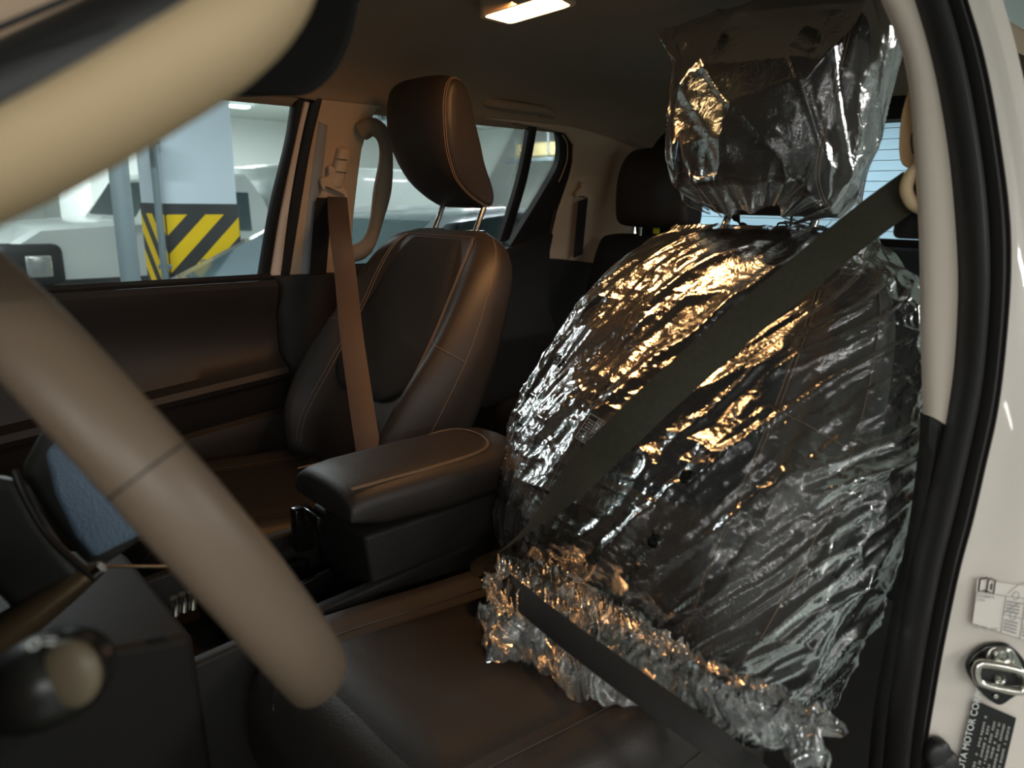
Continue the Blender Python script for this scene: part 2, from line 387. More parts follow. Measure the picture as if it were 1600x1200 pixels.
# sculpted door card, lofted along the car
def doorprof(y):
    r = (y+.1)/.32   # armrest falls forward
    a = .545-.03*r*1.0
    pts = [(.772, .765), (.728, .778), (.715, .765), (.722, .735), (.738, .70), (.742, .64), (.736, .60), (.716, a+.035), (.690, a+.022), (.684, a+.008), (.690, a-.006), (.70, a-.010), (.702, a-.016), (.708, a-.03), (.716, a-.075), (.728, a-.09), (.716, a-.10), (.708, a-.13), (.715, .30), (.725, .12), (.75, .06)]
    return pts
rings = []
for yy in np.linspace(-.118, 1.15, 40):
    g = [Vector((x, yy, z)) for x, z in doorprof(min(yy, .6))]
    rings.append(g+[Vector((.80, yy, .06)), Vector((.80, yy, .765))])
loft('door_card', rings, M['leather2'], d1, 35)
st = [[Vector((.6885, yy, .545-.03*(min(yy, .6)+.1)/.32+.0135)) for yy in np.linspace(-.11, .8, 60)]]
multi_tube('armrest_piping', st, .0011, M['stitch'], d1, 6)
strip('belt_weatherstrip', [Vector((.752, yy, .783)) for yy in (1.1, .6, .2, -.12)], [Vector((.775, yy, .787)) for yy in (1.1, .6, .2, -.12)], (-.3, 0, 1), [(0, 0), (.5, .006), (1, 0)], .008, M['rubber'], d1)
# --- rear passenger door: glass, division bar, quarter glass, black frame
d2 = sempty('door_2', (.72, -.7, 0), 'rear passenger door with window and quarter glass')
plate('window_pane', QS([(540, 160), (835, 196), (787, 378), (540, 440)], pl=off(GS, .028)), -GN, .004, M['glass'], d2, 0)
plate('quarter_pane', QS([(835, 196), (885, 206), (880, 265), (800, 390), (784, 385)], pl=off(GS, .029)), -GN, .004, M['glass'], d2, 0)
strip('division_bar', edge([(828, 192), (811, 280), (781, 378)], P1), edge([(840, 194), (824, 280), (796, 374)], P1), -GN, [(0, 0), (.5, .005), (1, 0)], .016, M['rubber'], d2)
fr_in = [(800, 193), (850, 201), (868, 206), (874, 224), (871, 258), (850, 297), (826, 337), (797, 384)]
fr_out = [(800, 190), (860, 196), (888, 205), (899, 228), (899, 262), (895, 330), (880, 400), (858, 470)]
strip('rear_frame', edge(fr_in, P1), edge(fr_out, P1), -GN, [(0, 0), (.1, .004), (.5, .006), (.9, .004), (1, 0)], .02, M['rubber'], d2)
tube('bright_edge', catmull(edge([(879, 211), (886, 225), (886, 248), (880, 268), (873, 284)], off(GS, .001))), .0018, M['beigegloss'], d2, n=6)
tube('frame_seam', catmull(edge([(866, 330), (856, 380), (850, 430), (848, 520)], off(GS, .002))), .0018, M['shroud'], d2, n=6)
rings = []
for yy in np.linspace(-.34, -1.06, 26):
    zt = .80+.075*max(0, (-yy-.80)/.26)
    rings.append([Vector((x, yy, z)) for x, z in ((.765, zt), (.735, zt+.006), (.722, zt-.01), (.735, zt-.06), (.735, .62), (.70, .57), (.70, .54), (.725, .5), (.72, .2), (.74, .06), (.80, .06), (.80, zt))])
loft('door_card', rings, M['plastic'], d2, 35)

# --- rear wall with back window --------------------------------------
w3 = sempty('wall_rear', (0, -1.45, 0), 'rear bulkhead of the cabin')
def rw(x, z): return Vector((x, -1.42+.25*(z-1.0), z))
ow = [(-.68, .1), (.70, .1), (.70, 1.0), (.62, 1.24), (-.6, 1.24), (-.68, 1.0)]
iw = [rw(-.60, .885), rw(.52, .885), rw(.55, .92), rw(.50, 1.165), rw(.46, 1.19), rw(-.46, 1.19), rw(-.52, 1.17)]
tri = tessellate_polygon([[rw(*p) for p in ow], iw]); pv = [rw(*p) for p in ow]+iw
nb = len(pv); V = pv+[p+Vector((0, -.04, 0)) for p in pv]; F = [t for t in tri]+[tuple(i+nb for i in reversed(t)) for t in tri]
for lo_, hi_ in ((0, len(ow)), (len(ow), nb)):
    for i in range(lo_, hi_):
        j = i+1 if i+1 < hi_ else lo_; F.append((i, j, j+nb, i+nb))
obj('bulkhead_panel', V, F, M['plastic'], w3, False)
w1 = sempty('window_1', (0, -1.44, .9), 'rear window with fine horizontal defroster lines')
obj('glass_pane', [p+Vector((0, -.02, 0)) for p in iw]+[p+Vector((0, -.024, 0)) for p in iw], [tuple(range(7)), tuple(range(13, 6, -1))]+[(i, (i+1) % 7, (i+1) % 7+7, i+7) for i in range(7)], M['rglass'], w1, False)
for k in range(11):
    z = .905+k*.0262
    tube('defroster_line', [rw(-.57+.03*k/11, z)+Vector((0, -.0175, 0)), rw(.50, z)+Vector((0, -.0175, 0))], .0009, M['grey'], w1, n=5)
strip('header_frit', [rw(x, 1.185)+Vector((0, .002, 0)) for x in (-.5, 0, .47)], [rw(x, 1.215)+Vector((0, .002, 0)) for x in (-.52, 0, .48)], (0, 1, 0), [(0, 0), (1, .001)], .006, M['rubber'], w3)

# --- floor and sill ----------------------------------------------------
fl = struct(box('floor', (0, -.2, -.02), (1.5, 2.6, .06), M['plastic'], None, .01), 'dark carpeted cabin floor')
# --- driver side pillar and jamb ---------------------------------------
wl = sempty('wall_left', (-.78, -.28, 0), 'open driver door jamb: beige pillar trim, rubber seal, white body')
JN = JP[0].normalized()
E0 = [(1300, -200), (1352, -80), (1381, -10), (1405, 45), (1421, 97), (1430, 163), (1438, 285), (1443, 380), (1445, 510), (1449, 648)]
E1 = [(1370, -200), (1405, -80), (1430, -10), (1454, 73), (1474, 163), (1490, 264), (1500, 380), (1502, 466), (1495, 575), (1480, 667)]
E1b = E1[:-1]+[(1480, 662), (1462, 745), (1430, 880), (1408, 1000), (1392, 1120), (1380, 1260)]
E2 = [(1445, -180), (1490, -80), (1511, 0), (1535, 81), (1556, 183), (1576, 325), (1579, 430), (1570, 553), (1558, 645), (1540, 726), (1520, 813), (1499, 891), (1474, 1010), (1461, 1083), (1447, 1170), (1440, 1260)]
E0b = [(1449, 646), (1447, 700), (1430, 830), (1400, 980), (1375, 1120), (1362, 1260)]
E1c = [(1480, 660), (1462, 745), (1430, 880), (1408, 1000), (1392, 1120), (1380, 1260)]
JA = off(JP, -.012); JB = off(JP, .004)
strip('pillar_trim', QS(E0, pl=JA), QS(E1, pl=JA), JN, [(0, -.004), (.03, .001), (.2, .007), (.5, .009), (.8, .007), (.96, 0), (1, -.01)], .012, mat('beige_pillar_trim', rgb(205, 190, 176), .6, bump=('n', 700, .15), var=(4, .04)), wl, 60)
strip('lower_trim', QS(E0b, pl=JA), QS(E1c, pl=JA), JN, [(0, -.01), (.1, 0), (.5, .004), (.9, 0), (1, -.01)], .02, M['plastic'], wl, 60)
strip('rubber_seal', QS(E1b, pl=JP), QS(E2, pl=JP), JN, [(0, -.01), (.03, .004), (.14, .016), (.3, .021), (.44, .016), (.54, .005), (.58, .002), (.63, .009), (.72, .014), (.80, .010), (.84, .003), (.88, .003), (.93, .007), (.97, .005), (1, -.002)], .03, M['rubber'], wl, 90)
E3 = [(1505, -180), (1545, -80), (1573, 0), (1600, 101), (1640, 290), (1665, 480), (1680, 700), (1685, 900), (1685, 1100), (1685, 1260)]
strip('body_jamb', QS(E2, pl=off(JP, -.004)), QS(E3, pl=off(JP, -.004)), JN, [(-.05, 0), (.1, 0), (.3, .001), (.45, .004), (.52, .004), (.7, .001), (.9, 0), (.97, -.004), (1, -.012)], .05, M['paint'], wl, 90)

# ================================================================== GARAGE (outside, seen through the glass)
GF, GC = -.62, 2.0
struct(box('floor', (0, 0, GF-.05), (22, 20, .1), M['gfloor'], None, 0), 'grey painted garage floor')
struct(box('ceiling', (0, 0, GC+.05), (22, 20, .1), M['gceil'], None, 0), 'pale garage ceiling slab')
struct(box('wall_far', (9.5, 0, .7), (.2, 20, 2.7), M['wall'], None, 0), 'white garage wall beyond the parked cars')
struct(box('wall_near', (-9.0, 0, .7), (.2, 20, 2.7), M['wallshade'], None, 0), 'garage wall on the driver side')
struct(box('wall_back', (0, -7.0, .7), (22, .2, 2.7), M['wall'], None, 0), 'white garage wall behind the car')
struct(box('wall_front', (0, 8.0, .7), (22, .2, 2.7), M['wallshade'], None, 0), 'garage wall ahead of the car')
for nm, a, b in (('trim_1', (5.6, -2.55), None),):
    pass
# offset bays of wall on the left
for i, (x0, y0, w_) in enumerate(((9.0, .1, .5), (9.0, -1.37, .33))):
    struct(box('trim_%d' % (i+1), (x0, y0, .7), (.9, w_, 2.66), M['wall'], None, .01), 'wall pier behind the white pickup' if i == 0 else 'second wall pier behind the white pickup')
# hazard column
hc = sempty('trim_3', (4.45, -1.17, GF), 'white square column with yellow and black hazard band')
cx0, cy0, cy1 = 4.2, -1.435, -.955
box('shaft', (cx0+.25, (cy0+cy1)/2, .69), (.5, cy1-cy0, 2.62), M['column'], hc, .008)
zt = .925
box('black_band', (cx0+.25, (cy0+cy1)/2, (zt+GF)/2+.005), (.512, cy1-cy0+.012, zt-GF-.02), M['hblack'], hc, .004)
wdt = cy1-cy0
def clip_par(a, b, lo, hi, L, x, flip=False):
    """yellow slanted stripe, clipped to the face rectangle; u = across (0..L), v = height"""
    poly = [(-1, a-1), (L+1, a+L+1), (L+1, b+L+1), (-1, b-1)]
    def cl(P, f, g):
        out = []
        for i in range(len(P)):
            p, q = P[i-1], P[i]; fp, fq = f(p), f(q)
            if (fp >= 0) != (fq >= 0): t = fp/(fp-fq); out.append((p[0]+(q[0]-p[0])*t, p[1]+(q[1]-p[1])*t))
            if fq >= 0: out.append(q)
        return out
    for f in (lambda p: p[0], lambda p: L-p[0], lambda p: p[1]-lo, lambda p: hi-p[1]):
        poly = cl(poly, f, None)
        if len(poly) < 3: return None
    return poly
for k in range(-4, 9):
    a = -1.0+k*.245
    pl_ = clip_par(a, a+.125, GF+.02, zt-.075, wdt, 0)
    if pl_: plate('yellow_stripe', [Vector((cx0-.0075, cy1-u, v)) for u, v in pl_], (-1, 0, 0), .002, M['yellow'], hc, 0)
    pl_ = clip_par(a, a+.125, GF+.02, zt-.075, .5, 0)
    if pl_: plate('yellow_stripe', [Vector((cx0+u, cy1+.0075, v)) for u, v in pl_], (0, 1, 0), .002, M['yellow'], hc, 0)
# pipes
t = thing('conduit_pipe', (4.1, -.885, GF), 'thin grey conduit running up the left corner of the hazard column', 'pipe')
tube('pipe_run', [Vector((4.10, -.885, GF)), Vector((4.10, -.885, GC))], .022, M['pipe'], t, n=12)
for z in (.52, 1.3): box('clamp', (4.13, -.90, z), (.06, .07, .03), M['pipe'], t, .004)
t = thing('steel_post', (3.9, -.6, GF), 'thick grey round post standing in front of the white pickup', 'post')
tube('shaft', [Vector((3.9, -.625, GF)), Vector((3.9, -.625, GC))], .056, M['pipe'], t, n=20)
box('foot_flange', (3.9, -.625, GF+.01), (.2, .2, .02), M['pipe'], t, .004)
box('red_valve_box', (3.92, -.75, 1.33), (.12, .12, .12), mat('maroon_box', rgb(70, 48, 48), .5, var=(5, .1)), t, .01)
# overhead fixtures
for i, (x, y, w) in enumerate(FIX):
    pos = ['over the driver side near the front', 'over the driver side near the rear', 'far out on the driver side', 'ahead of the car on the driver side', 'level with the open door, added for film streaks', 'against the near wall at the rear, added for film streaks', 'against the near wall at the front, added for film streaks', 'beside the front wing, added for film streaks', 'beyond the bonnet on the driver side, added for film streaks', 'in the far front corner, added for film streaks', 'just ahead of the open door, added for film streaks', 'just beyond the passenger door', 'behind the car on the passenger side', 'far beyond the pickup nose', 'against the far wall', 'before the white van, added to brighten the wall', 'behind the tailgate, added to brighten the rear wall'][i]
    t = thing('tube_light', (x, y, GC), 'white fluorescent batten on the garage ceiling, '+pos, 'light', 'garage ceiling lights')
    box('housing', (x, y, 1.975), (.2, 1.3, .05), M['white'], t, .01)
    box('diffuser', (x, y, 1.945), (.13, 1.22, .02), M['tube'], t, .008)

def wheel_parts(t, c, R, ax):
    n = 24; V = []; F = []
    prof = [(R*.62, .09), (R*.95, .10), (R, .06), (R, -.06), (R*.95, -.10), (R*.62, -.09)]
    for i in range(n):
        a = 2*PI*i/n
        for r, w in prof: V.append(c+Vector((math.cos(a)*r, w, math.sin(a)*r)) if ax == 'y' else c+Vector((w, math.cos(a)*r, math.sin(a)*r)))
    k = len(prof)
    for i in range(n):
        for j in range(k): F.append((i*k+j, i*k+(j+1) % k, ((i+1) % n)*k+(j+1) % k, ((i+1) % n)*k+j))
    w = obj('wheel', V, F, M['rubber'], t, True, 40)
    # rim of five spokes
    bm = bmesh.new()
    for i in range(5):
        a = 2*PI*i/5; g = bmesh.ops.create_cube(bm, size=1)['verts']
        bmesh.ops.scale(bm, vec=(R*.62, .10, R*.16), verts=g); bmesh.ops.translate(bm, vec=(R*.31, 0, 0), verts=g)
        bmesh.ops.rotate(bm, matrix=Matrix.Rotation(a, 3, 'Y'), verts=g)
    if ax != 'y': bmesh.ops.rotate(bm, matrix=Matrix.Rotation(PI/2, 3, 'Z'), verts=bm.verts)
    bmesh.ops.translate(bm, vec=c, verts=bm.verts)
    bmobj('rim', bm, M['silver'], w, True, 30)
def vehicle(t, T, L, Wd, prof, glass, paint, wheels, R=.36, faces=()):
    """T: local->world; prof: list of (x, z, halfwidth) closed side outline"""
    n = len(prof); V = []
    secs = (-1, -.93, 0, .93, 1)
    rings = []
    for s in secs:
        k = 1 if abs(s) < .95 else .97
        rings.append([T(Vector((x if abs(s) < .95 else (x-L/2)*.985+L/2, s*hw, (z if abs(s) < .95 else (z-.6)*.97+.6)))) for x, z, hw in prof])
    loft('body', rings, paint, t, 30)
    for nm, pts in glass:
        P = [T(Vector(p)) for p in pts]; nn = (P[1]-P[0]).cross(P[2]-P[0]).normalized()
        cc = T(Vector((L/2, 0, .9))); 
        if (P[0]-cc).dot(nn) < 0: nn = -nn
        plate(nm, [p+nn*.012 for p in P], nn, .012, M['carglass'], t, 0)
    for x, s in wheels: wheel_parts(t, T(Vector((x, s*(Wd/2-.11), R))), R, 'y' if abs((T(Vector((1, 0, 0)))-T(Vector((0, 0, 0)))).x) > .5 else 'x')
# white utility pickup with a box body: nose at the left of the passenger window, rear of the cab right of the column
def Tp(v, o=Vector((6.35, -.22, GF))): return o+Vector((v.y, -v.x, v.z))
pk = thing('pickup_truck', (6.35, -2.2, GF), 'white pickup with black grille and box body parked behind the hazard column', 'truck')
hw = .92
pf = [(.02, .55, hw*.9), (.0, .9, hw*.92), (.06, 1.24, hw*.92), (.22, 1.345, hw*.93), (.7, 1.375, hw*.96), (.92, 1.385, hw*.96), (1.15, 1.72, hw*.86), (1.30, 1.78, hw*.84), (1.88, 1.78, hw*.84), (2.0, 1.60, hw*.86), (2.10, 1.22, hw), (4.4, 1.18, hw), (4.45, .5, hw), (4.0, .45, hw), (.9, .45, hw)]
vehicle(pk, Tp, 4.4, 1.84, pf, [('windshield', [(.95, -.74, 1.41), (.95, .74, 1.41), (1.13, .66, 1.69), (1.13, -.66, 1.69)]),
        ('side_window', [(1.12, -.90, 1.33), (1.83, -.90, 1.30), (1.86, -.80, 1.62), (1.24, -.80, 1.64)])], M['white'], [(.85, -1), (.85, 1), (3.5, -1), (3.5, 1)], .38)
def pb(nm, c, s, m, bev=.02): return box(nm, Tp(Vector(c)), (s[1], s[0], s[2]), m, pk, bev)
pb('grille', (.02, -.30, 1.06), (.12, 1.1, .28), M['hblack'], .04)
pb('lamp_surround', (.15, -.80, 1.07), (.42, .30, .32), M['hblack'], .06)
pb('headlight', (.19, -.945, 1.07), (.17, .03, .16), M['lamp'], .02)
pb('lamp_slot', (.04, -.945, 1.10), (.09, .02, .035), M['shroud'], .008)
pb('lamp_slot', (.04, -.945, 1.02), (.09, .02, .035), M['shroud'], .008)
pb('bumper', (.08, 0, .76), (.30, 1.86, .34), M['hblack'], .06)
pb('fender_flare', (1.0, -.90, .88), (1.5, .12, .16), M['hblack'], .06)
pb('mirror', (1.0, -1.02, 1.42), (.08, .14, .14), M['hblack'], .03)
pb('cargo_box', (3.25, 0, 1.42), (2.3, 1.86, .90), M['white'], .03)
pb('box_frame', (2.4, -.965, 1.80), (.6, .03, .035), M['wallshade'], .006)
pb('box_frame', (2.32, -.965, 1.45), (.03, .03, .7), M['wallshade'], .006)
pb('door_handle', (1.80, -.93, 1.22), (.14, .03, .03), M['chrome'], .008)
# white van further off, its dark windscreen and mirror seen past the grab handle
vn = thing('delivery_van', (8.2, -5.3, GF), 'white van with a black framed mirror behind the silver sedan', 'van')
rings = []
for x, zt_ in ((7.32, .45), (7.36, .66), (7.45, .80), (7.62, 1.24), (7.8, 1.34), (9.2, 1.34)):
    rings.append([Vector((x, -6.2, -.35)), Vector((x, -6.2, zt_-.06)), Vector((x, -6.12, zt_)), Vector((x, -4.62, zt_)), Vector((x, -4.54, zt_-.06)), Vector((x, -4.54, -.35))])
loft('body', rings, M['white'], vn, 30)
plate('windshield', [Vector((7.44, -6.1, .86)), Vector((7.44, -4.66, .86)), Vector((7.58, -4.70, 1.20)), Vector((7.58, -6.05, 1.20))], (-1, 0, .4), .01, M['carglass'], vn, 0)
tube('mirror', [Vector((7.3, -4.20, .80)), Vector((7.3, -4.17, 1.10)), Vector((7.3, -4.24, 1.16)), Vector((7.4, -4.56, 1.18))], .028, M['hblack'], vn, n=8)
box('mirror_glass', (7.3, -4.27, .97), (.03, .14, .26), M['carglass'], vn, .01)
wheel_parts(vn, Vector((7.75, -4.62, GF+.35)), .35, 'y')
# silver sedans outside the rear door glass
def sedan(x0, y0, rot, label, paint, sc=1.0):
    t = thing('sedan', (x0, y0, GF), label, 'car')
    c, s = math.cos(rot), math.sin(rot)
    def T(v): v = v*sc; return Vector((x0+c*v.x-s*v.y, y0+s*v.x+c*v.y, GF+v.z))
    hw = .88
    pf = [(.0, .40, hw*.9), (-.04, .62, hw*.9), (.08, .84, hw*.92), (.6, .96, hw*.95), (1.25, 1.03, hw), (2.0, 1.40, hw*.76), (2.7, 1.46, hw*.74), (3.3, 1.40, hw*.76), (3.95, 1.10, hw*.95), (4.4, 1.06, hw*.92), (4.5, .55, hw*.9), (4.4, .32, hw*.9), (.2, .28, hw*.9)]
    vehicle(t, T, 4.4, 1.76, pf, [('windshield', [(1.30, -.70, 1.05), (1.30, .70, 1.05), (1.98, .58, 1.38), (1.98, -.58, 1.38)]),
        ('rear_glass', [(3.86, -.7, 1.13), (3.86, .7, 1.13), (3.34, .58, 1.37), (3.34, -.58, 1.37)]),
        ('side_window', [(1.6, -.88, 1.06), (2.5, -.88, 1.08), (2.5, -.68, 1.40), (2.1, -.69, 1.38)]), ('side_window', [(2.6, -.88, 1.08), (3.6, -.88, 1.10), (3.2, -.70, 1.37), (2.6, -.68, 1.40)]),
        ('side_window', [(1.6, .88, 1.06), (2.5, .88, 1.08), (2.5, .68, 1.40), (2.1, .69, 1.38)]), ('side_window', [(2.6, .88, 1.08), (3.6, .88, 1.10), (3.2, .70, 1.37), (2.6, .68, 1.40)])], paint, [(.85, -1), (.85, 1), (3.6, -1), (3.6, 1)], .32*sc)
    for sgn in (-1, 1): box('mirror', T(Vector((1.65, sgn*.98, 1.06))), (.14, .18, .12), paint, t, .03)
    for sgn in (-1, 1): box('headlight', T(Vector((.03, sgn*.62, .76))), (.2, .34, .14), M['lamp'], t, .04)
    plate('windshield_sticker', [T(Vector((1.42+a*.10, -.30+b*.16, 1.135+a*.049))) for a, b in ((0, 0), (0, 1), (1, 1), (1, 0))], (-.4, 0, 1), .002, M['label'], t, 0)
    return t
sedan(2.70, .35, math.radians(-80), 'silver sedan seen through the rear passenger door glass', M['silver'], 1.06)
# ceiling duct seen in the quarter glass
dt = thing('ceiling_duct', (4.2, -5.6, 1.6), 'ochre duct under the garage ceiling seen through the quarter glass', 'duct')
box('duct_run', (5.75, -6.4, 1.60), (1.7, .5, .17), M['duct'], dt, .02)
box('hanger_rail', (5.9, -6.1, 1.47), (1.5, .07, .05), M['pipe'], dt, .01)
for x in (5.3, 5.9, 6.5): tube('hanger_rod', [Vector((x, -6.1, 1.47)), Vector((x, -6.1, GC))], .012, M['pipe'], dt, n=6)
sg = thing('ceiling_speaker_box', (8.5, -4.9, 1.7), 'small grey box high on the garage wall above the seat', 'box')
q = Q(602, 183, x=6.0)
box('casing', q, (.10, .22, .11), M['pipe'], sg, .01); box('grille_plate', q+Vector((-.055, 0, 0)), (.02, .15, .06), M['hblack'], sg, .004)

# ================================================================== SEATS
class Seat:
    def __init__(s, xc, ytop, ztop, yh, zh, sc=1.0):
        s.o = Vector((xc, yh, zh)); top = Vector((xc, ytop, ztop)); s.up = (top-s.o).normalized(); s.H = (top-s.o).length
        s.n = Vector((1, 0, 0)).cross(s.up).normalized()
        if s.n.y < 0: s.n = -s.n
        s.k = sc
    TW = [(0, .215), (.1, .24), (.3, .262), (.5, .268), (.7, .255), (.84, .236), (.92, .212), (.97, .178), (1, .13)]
    TF = [(0, .07), (.15, .085), (.35, .075), (.6, .055), (.85, .042), (.95, .028), (1, .006)]
    TB = [(0, .06), (.8, .055), (.93, .045), (1, .006)]
    TA = [(0, .050), (.15, .066), (.35, .064), (.55, .044), (.8, .022), (.93, .008), (1, 0)]
    PE = 3.2
    def loc(s, x, n, t): return s.o+Vector((x, 0, 0))+s.n*n+s.up*t
    def front(s, sx, t):      # offset of the front surface at across sx (-1..1), height t (0..1)
        a = abs(sx); edge = max(0, 1-a**s.PE)**(1/s.PE)
        return (ci(t, s.TF))*edge+ci(t, s.TA)*math.exp(-((a-.80)/.17)**2)*min(1, edge*1.6)
    def P(s, sx, t, out=0): return s.loc(sx*ci(t, s.TW), s.front(sx, t)+out, t*s.H)
    def ring(s, t, n=72):
        w = ci(t, s.TW); r = []
        for i in range(n):
            th = 2*PI*i/n; c, q = math.cos(th), math.sin(th)
            cx = math.copysign(abs(c)**(2/s.PE), c)
            if q >= 0: nn = s.front(cx, t)
            else: nn = -ci(t, s.TB)*max(0, 1-abs(cx)**s.PE)**(1/s.PE)
            r.append(s.loc(cx*w, nn, t*s.H))
        return r
def build_seat(S_, root, cush_front, hs, headpost=.06):
    ts = list(np.linspace(0, .88, 30))+[.90, .92, .94, .955, .97, .98, .99, .996, 1]
    loft('backrest', [S_.ring(t) for t in ts], M['leather'], root, None)
    # centre insert: raised cloth panel with a rounded lower end
    V = []; F = []; nu, nv = 24, 36
    for j in range(nv+1):
        v = j/nv; t = .28+v*.68
        hw = .56*math.sqrt(max(0, 1-max(0, (.16-v)/.16)**2))*(1-.22*max(0, v-.55)/.45)+.015
        for i in range(nu+1):
            u = -1+2*i/nu; e = min(1, (1-abs(u))*6, v*14+.0, (1-v)*14)
            V.append(S_.P(u*hw, t, -.004+.012*math.sqrt(max(0, e))))
    for j in range(nv):
        for i in range(nu): a = j*(nu+1)+i; F.append((a, a+1, a+nu+2, a+nu+1))
    ins = obj('backrest_insert', V, F, M['fabric'], root); ins['label'] = 'charcoal cloth centre panel'
    # lower insert below the panel
    seams = []
    for sg_ in (-1, 1):
        seams.append([S_.P(sg_*(.66-.10*math.sin(t*3.1)), t, .0015) for t in np.linspace(.04, .96, 60)])
        seams.append([S_.P(sg_*(.69-.10*math.sin(t*3.1)), t, .0015) for t in np.linspace(.04, .96, 60)])
        seams.append([S_.P(sg_*.965, t, .002) for t in np.linspace(.02, .97, 60)])
        seams.append([S_.P(sg_*a, .56-.04*(a-.6)/.35, .0015) for a in np.linspace(.60, .96, 14)])
    seams.append([S_.P(a, .965, .001) for a in np.linspace(-.7, .7, 20)])
    multi_tube('backrest_stitching', seams, .0008, M['stitch'], root, 5)
    # rear shell pocket board
    # cushion
    x0 = S_.o.x; y0 = S_.o.y-.06; y1 = cush_front; rings = []
    Wc = [(0, .20), (.1, .235), (.5, .25), (.9, .245), (.97, .235), (1, .21)]
    Zc = [(0, .40), (.2, .395), (.5, .405), (.85, .425), (.94, .415), (.98, .39), (1, .35)]
    Bc = [(0, .25), (.9, .25), (1, .30)]
    def top(sx, v):
        a = abs(sx); return ci(v, Zc)+.032*math.exp(-((a-.82)/.16)**2)*min(1, (1-v)*6)
    def CP(sx, v, out=0):
        e = max(0, 1-abs(sx)**4)**.25; zb = ci(v, Bc); return Vector((x0+sx*ci(v, Wc), y0+(y1-y0)*v, zb+(top(sx, v)-zb)*(.0+e)+out))
    for v in list(np.linspace(0, .9, 20))+[.92, .94, .96, .975, .985, .993, 1]:
        r = []
        for i in range(48):
            th = 2*PI*i/48; c, q = math.cos(th), math.sin(th); cx = math.copysign(abs(c)**.5, c); e = max(0, 1-abs(cx)**4)**.25
            zb = ci(v, Bc)
            if q >= 0: r.append(CP(cx, v))
            else: r.append(Vector((x0+cx*ci(v, Wc), y0+(y1-y0)*v, zb-.05*e)))
        rings.append(r)
    loft('seat_cushion', rings, M['leather'], root, None)
    V = []; F = []; nu, nv = 20, 24
    for j in range(nv+1):
        v = .06+.88*j/nv
        for i in range(nu+1):
            u = -1+2*i/nu; e = min(1, (1-abs(u))*6, j/nv*12, (1-j/nv)*12); V.append(CP(u*.58, v, -.004+.010*math.sqrt(max(0, e))))
    for j in range(nv):
        for i in range(nu): a = j*(nu+1)+i; F.append((a, a+1, a+nu+2, a+nu+1))
    obj('cushion_insert', V, F, M['leather2'], root)
    seams = []
    for sg_ in (-1, 1):
        seams.append([CP(sg_*.62, v, .001) for v in np.linspace(.05, .99, 50)])
        seams.append([CP(sg_*.955, v, .002) for v in np.linspace(.02, .97, 50)])
    multi_tube('cushion_stitching', seams, .0009, M['stitchdark'], root, 5)
    box('seat_base', (x0, (y0+y1)/2-.02, .14), (.40, .40, .22), M['plastic'], root, .02)
    # head restraint
    H = S_.H; hb = headpost
    HS = hs
    prof = [(.0, -.002), (.050, .0), (.100, .020), (.132, .07), (.148, .13), (.156, .19), (.152, .235), (.136, .260), (.114, .260), (.094, .235), (.064, .17), (.024, .09), (-.016, .038), (-.020, .010)]
    pc = catmull([(a+HS[0]*min(1, b/.1)+HS[3]*b/.25, b*HS[1], 0) for a, b in prof], 6, True); ct = .12
    cnf = lambda a: .050+(.085+hs[3])*min(1, max(0, a/.25))
    wid = lambda a: hs[2]/.134-.16*(1-min(1, max(0, a/.10)))**1.5-.06*max(0, (a-.18)/.08)
    us = [-1, -.995, -.98, -.95, -.90, -.83, -.74, -.6, -.4, -.2, 0, .2, .4, .6, .74, .83, .90, .95, .98, .995, 1]
    rings = []
    for u in us:
        a = abs(u); k = max(0, 1-a**4)**.25; r = []
        for p in pc:
            tt = p.y; cn = cnf(tt)
            r.append(S_.loc(u*.134*wid(tt), cn-.012*a**3+(p.x-cn)*(.62+.38*k), H+hb+ct+(tt-ct)*(.80+.20*k)))
        rings.append(r)
    hr = loft('headrest', rings, M['leather'], root, 50)
    seams = []
    for sg_ in (-1, 1):
        for a, kk in ((.90, 1.004), (.93, 1.004)):
            k = max(0, 1-a**4)**.25; path = []
            for p in pc:
                tt = p.y; cn = cnf(tt)
                path.append(S_.loc(sg_*a*.1347*wid(tt), cn-.012*a**3+(p.x-cn)*(.62+.38*k)*1.006, H+hb+ct+(tt-ct)*(.80+.20*k)*1.004))
            path.append(path[0]); seams.append(path)
    multi_tube('headrest_stitching', seams, .0010, M['stitch'], hr, 5)
    for sg_ in (-1, 1):
        p0 = S_.loc(sg_*.076, -.01, H-.02); p1 = S_.loc(sg_*.076, -.01, H+hb+.03)
        tube('headrest_post', [p0, p1], .0062, M['chrome'], hr, n=16)
        box('post_guide', S_.loc(sg_*.076, -.01, H+.002), (.042, .032, .012), M['gloss'], root, .004)
    return S_, CP
ds = thing('driver_seat', (-.372, -.1, 0), 'black leather driver seat wrapped in clear plastic film', 'seat')
SD = Seat(-.372, -.425, .915, -.15, .37); _, CPD = build_seat(SD, ds, .36, (.012, .93, .134, 0), .05)
ps = thing('passenger_seat', (.365, -.05, 0), 'uncovered black passenger seat with cloth centre and tan stitching', 'seat')
SP = Seat(.365, -.375, .905, -.13, .37); _, CPP = build_seat(SP, ps, .38, (.020, .745, .114, .045))

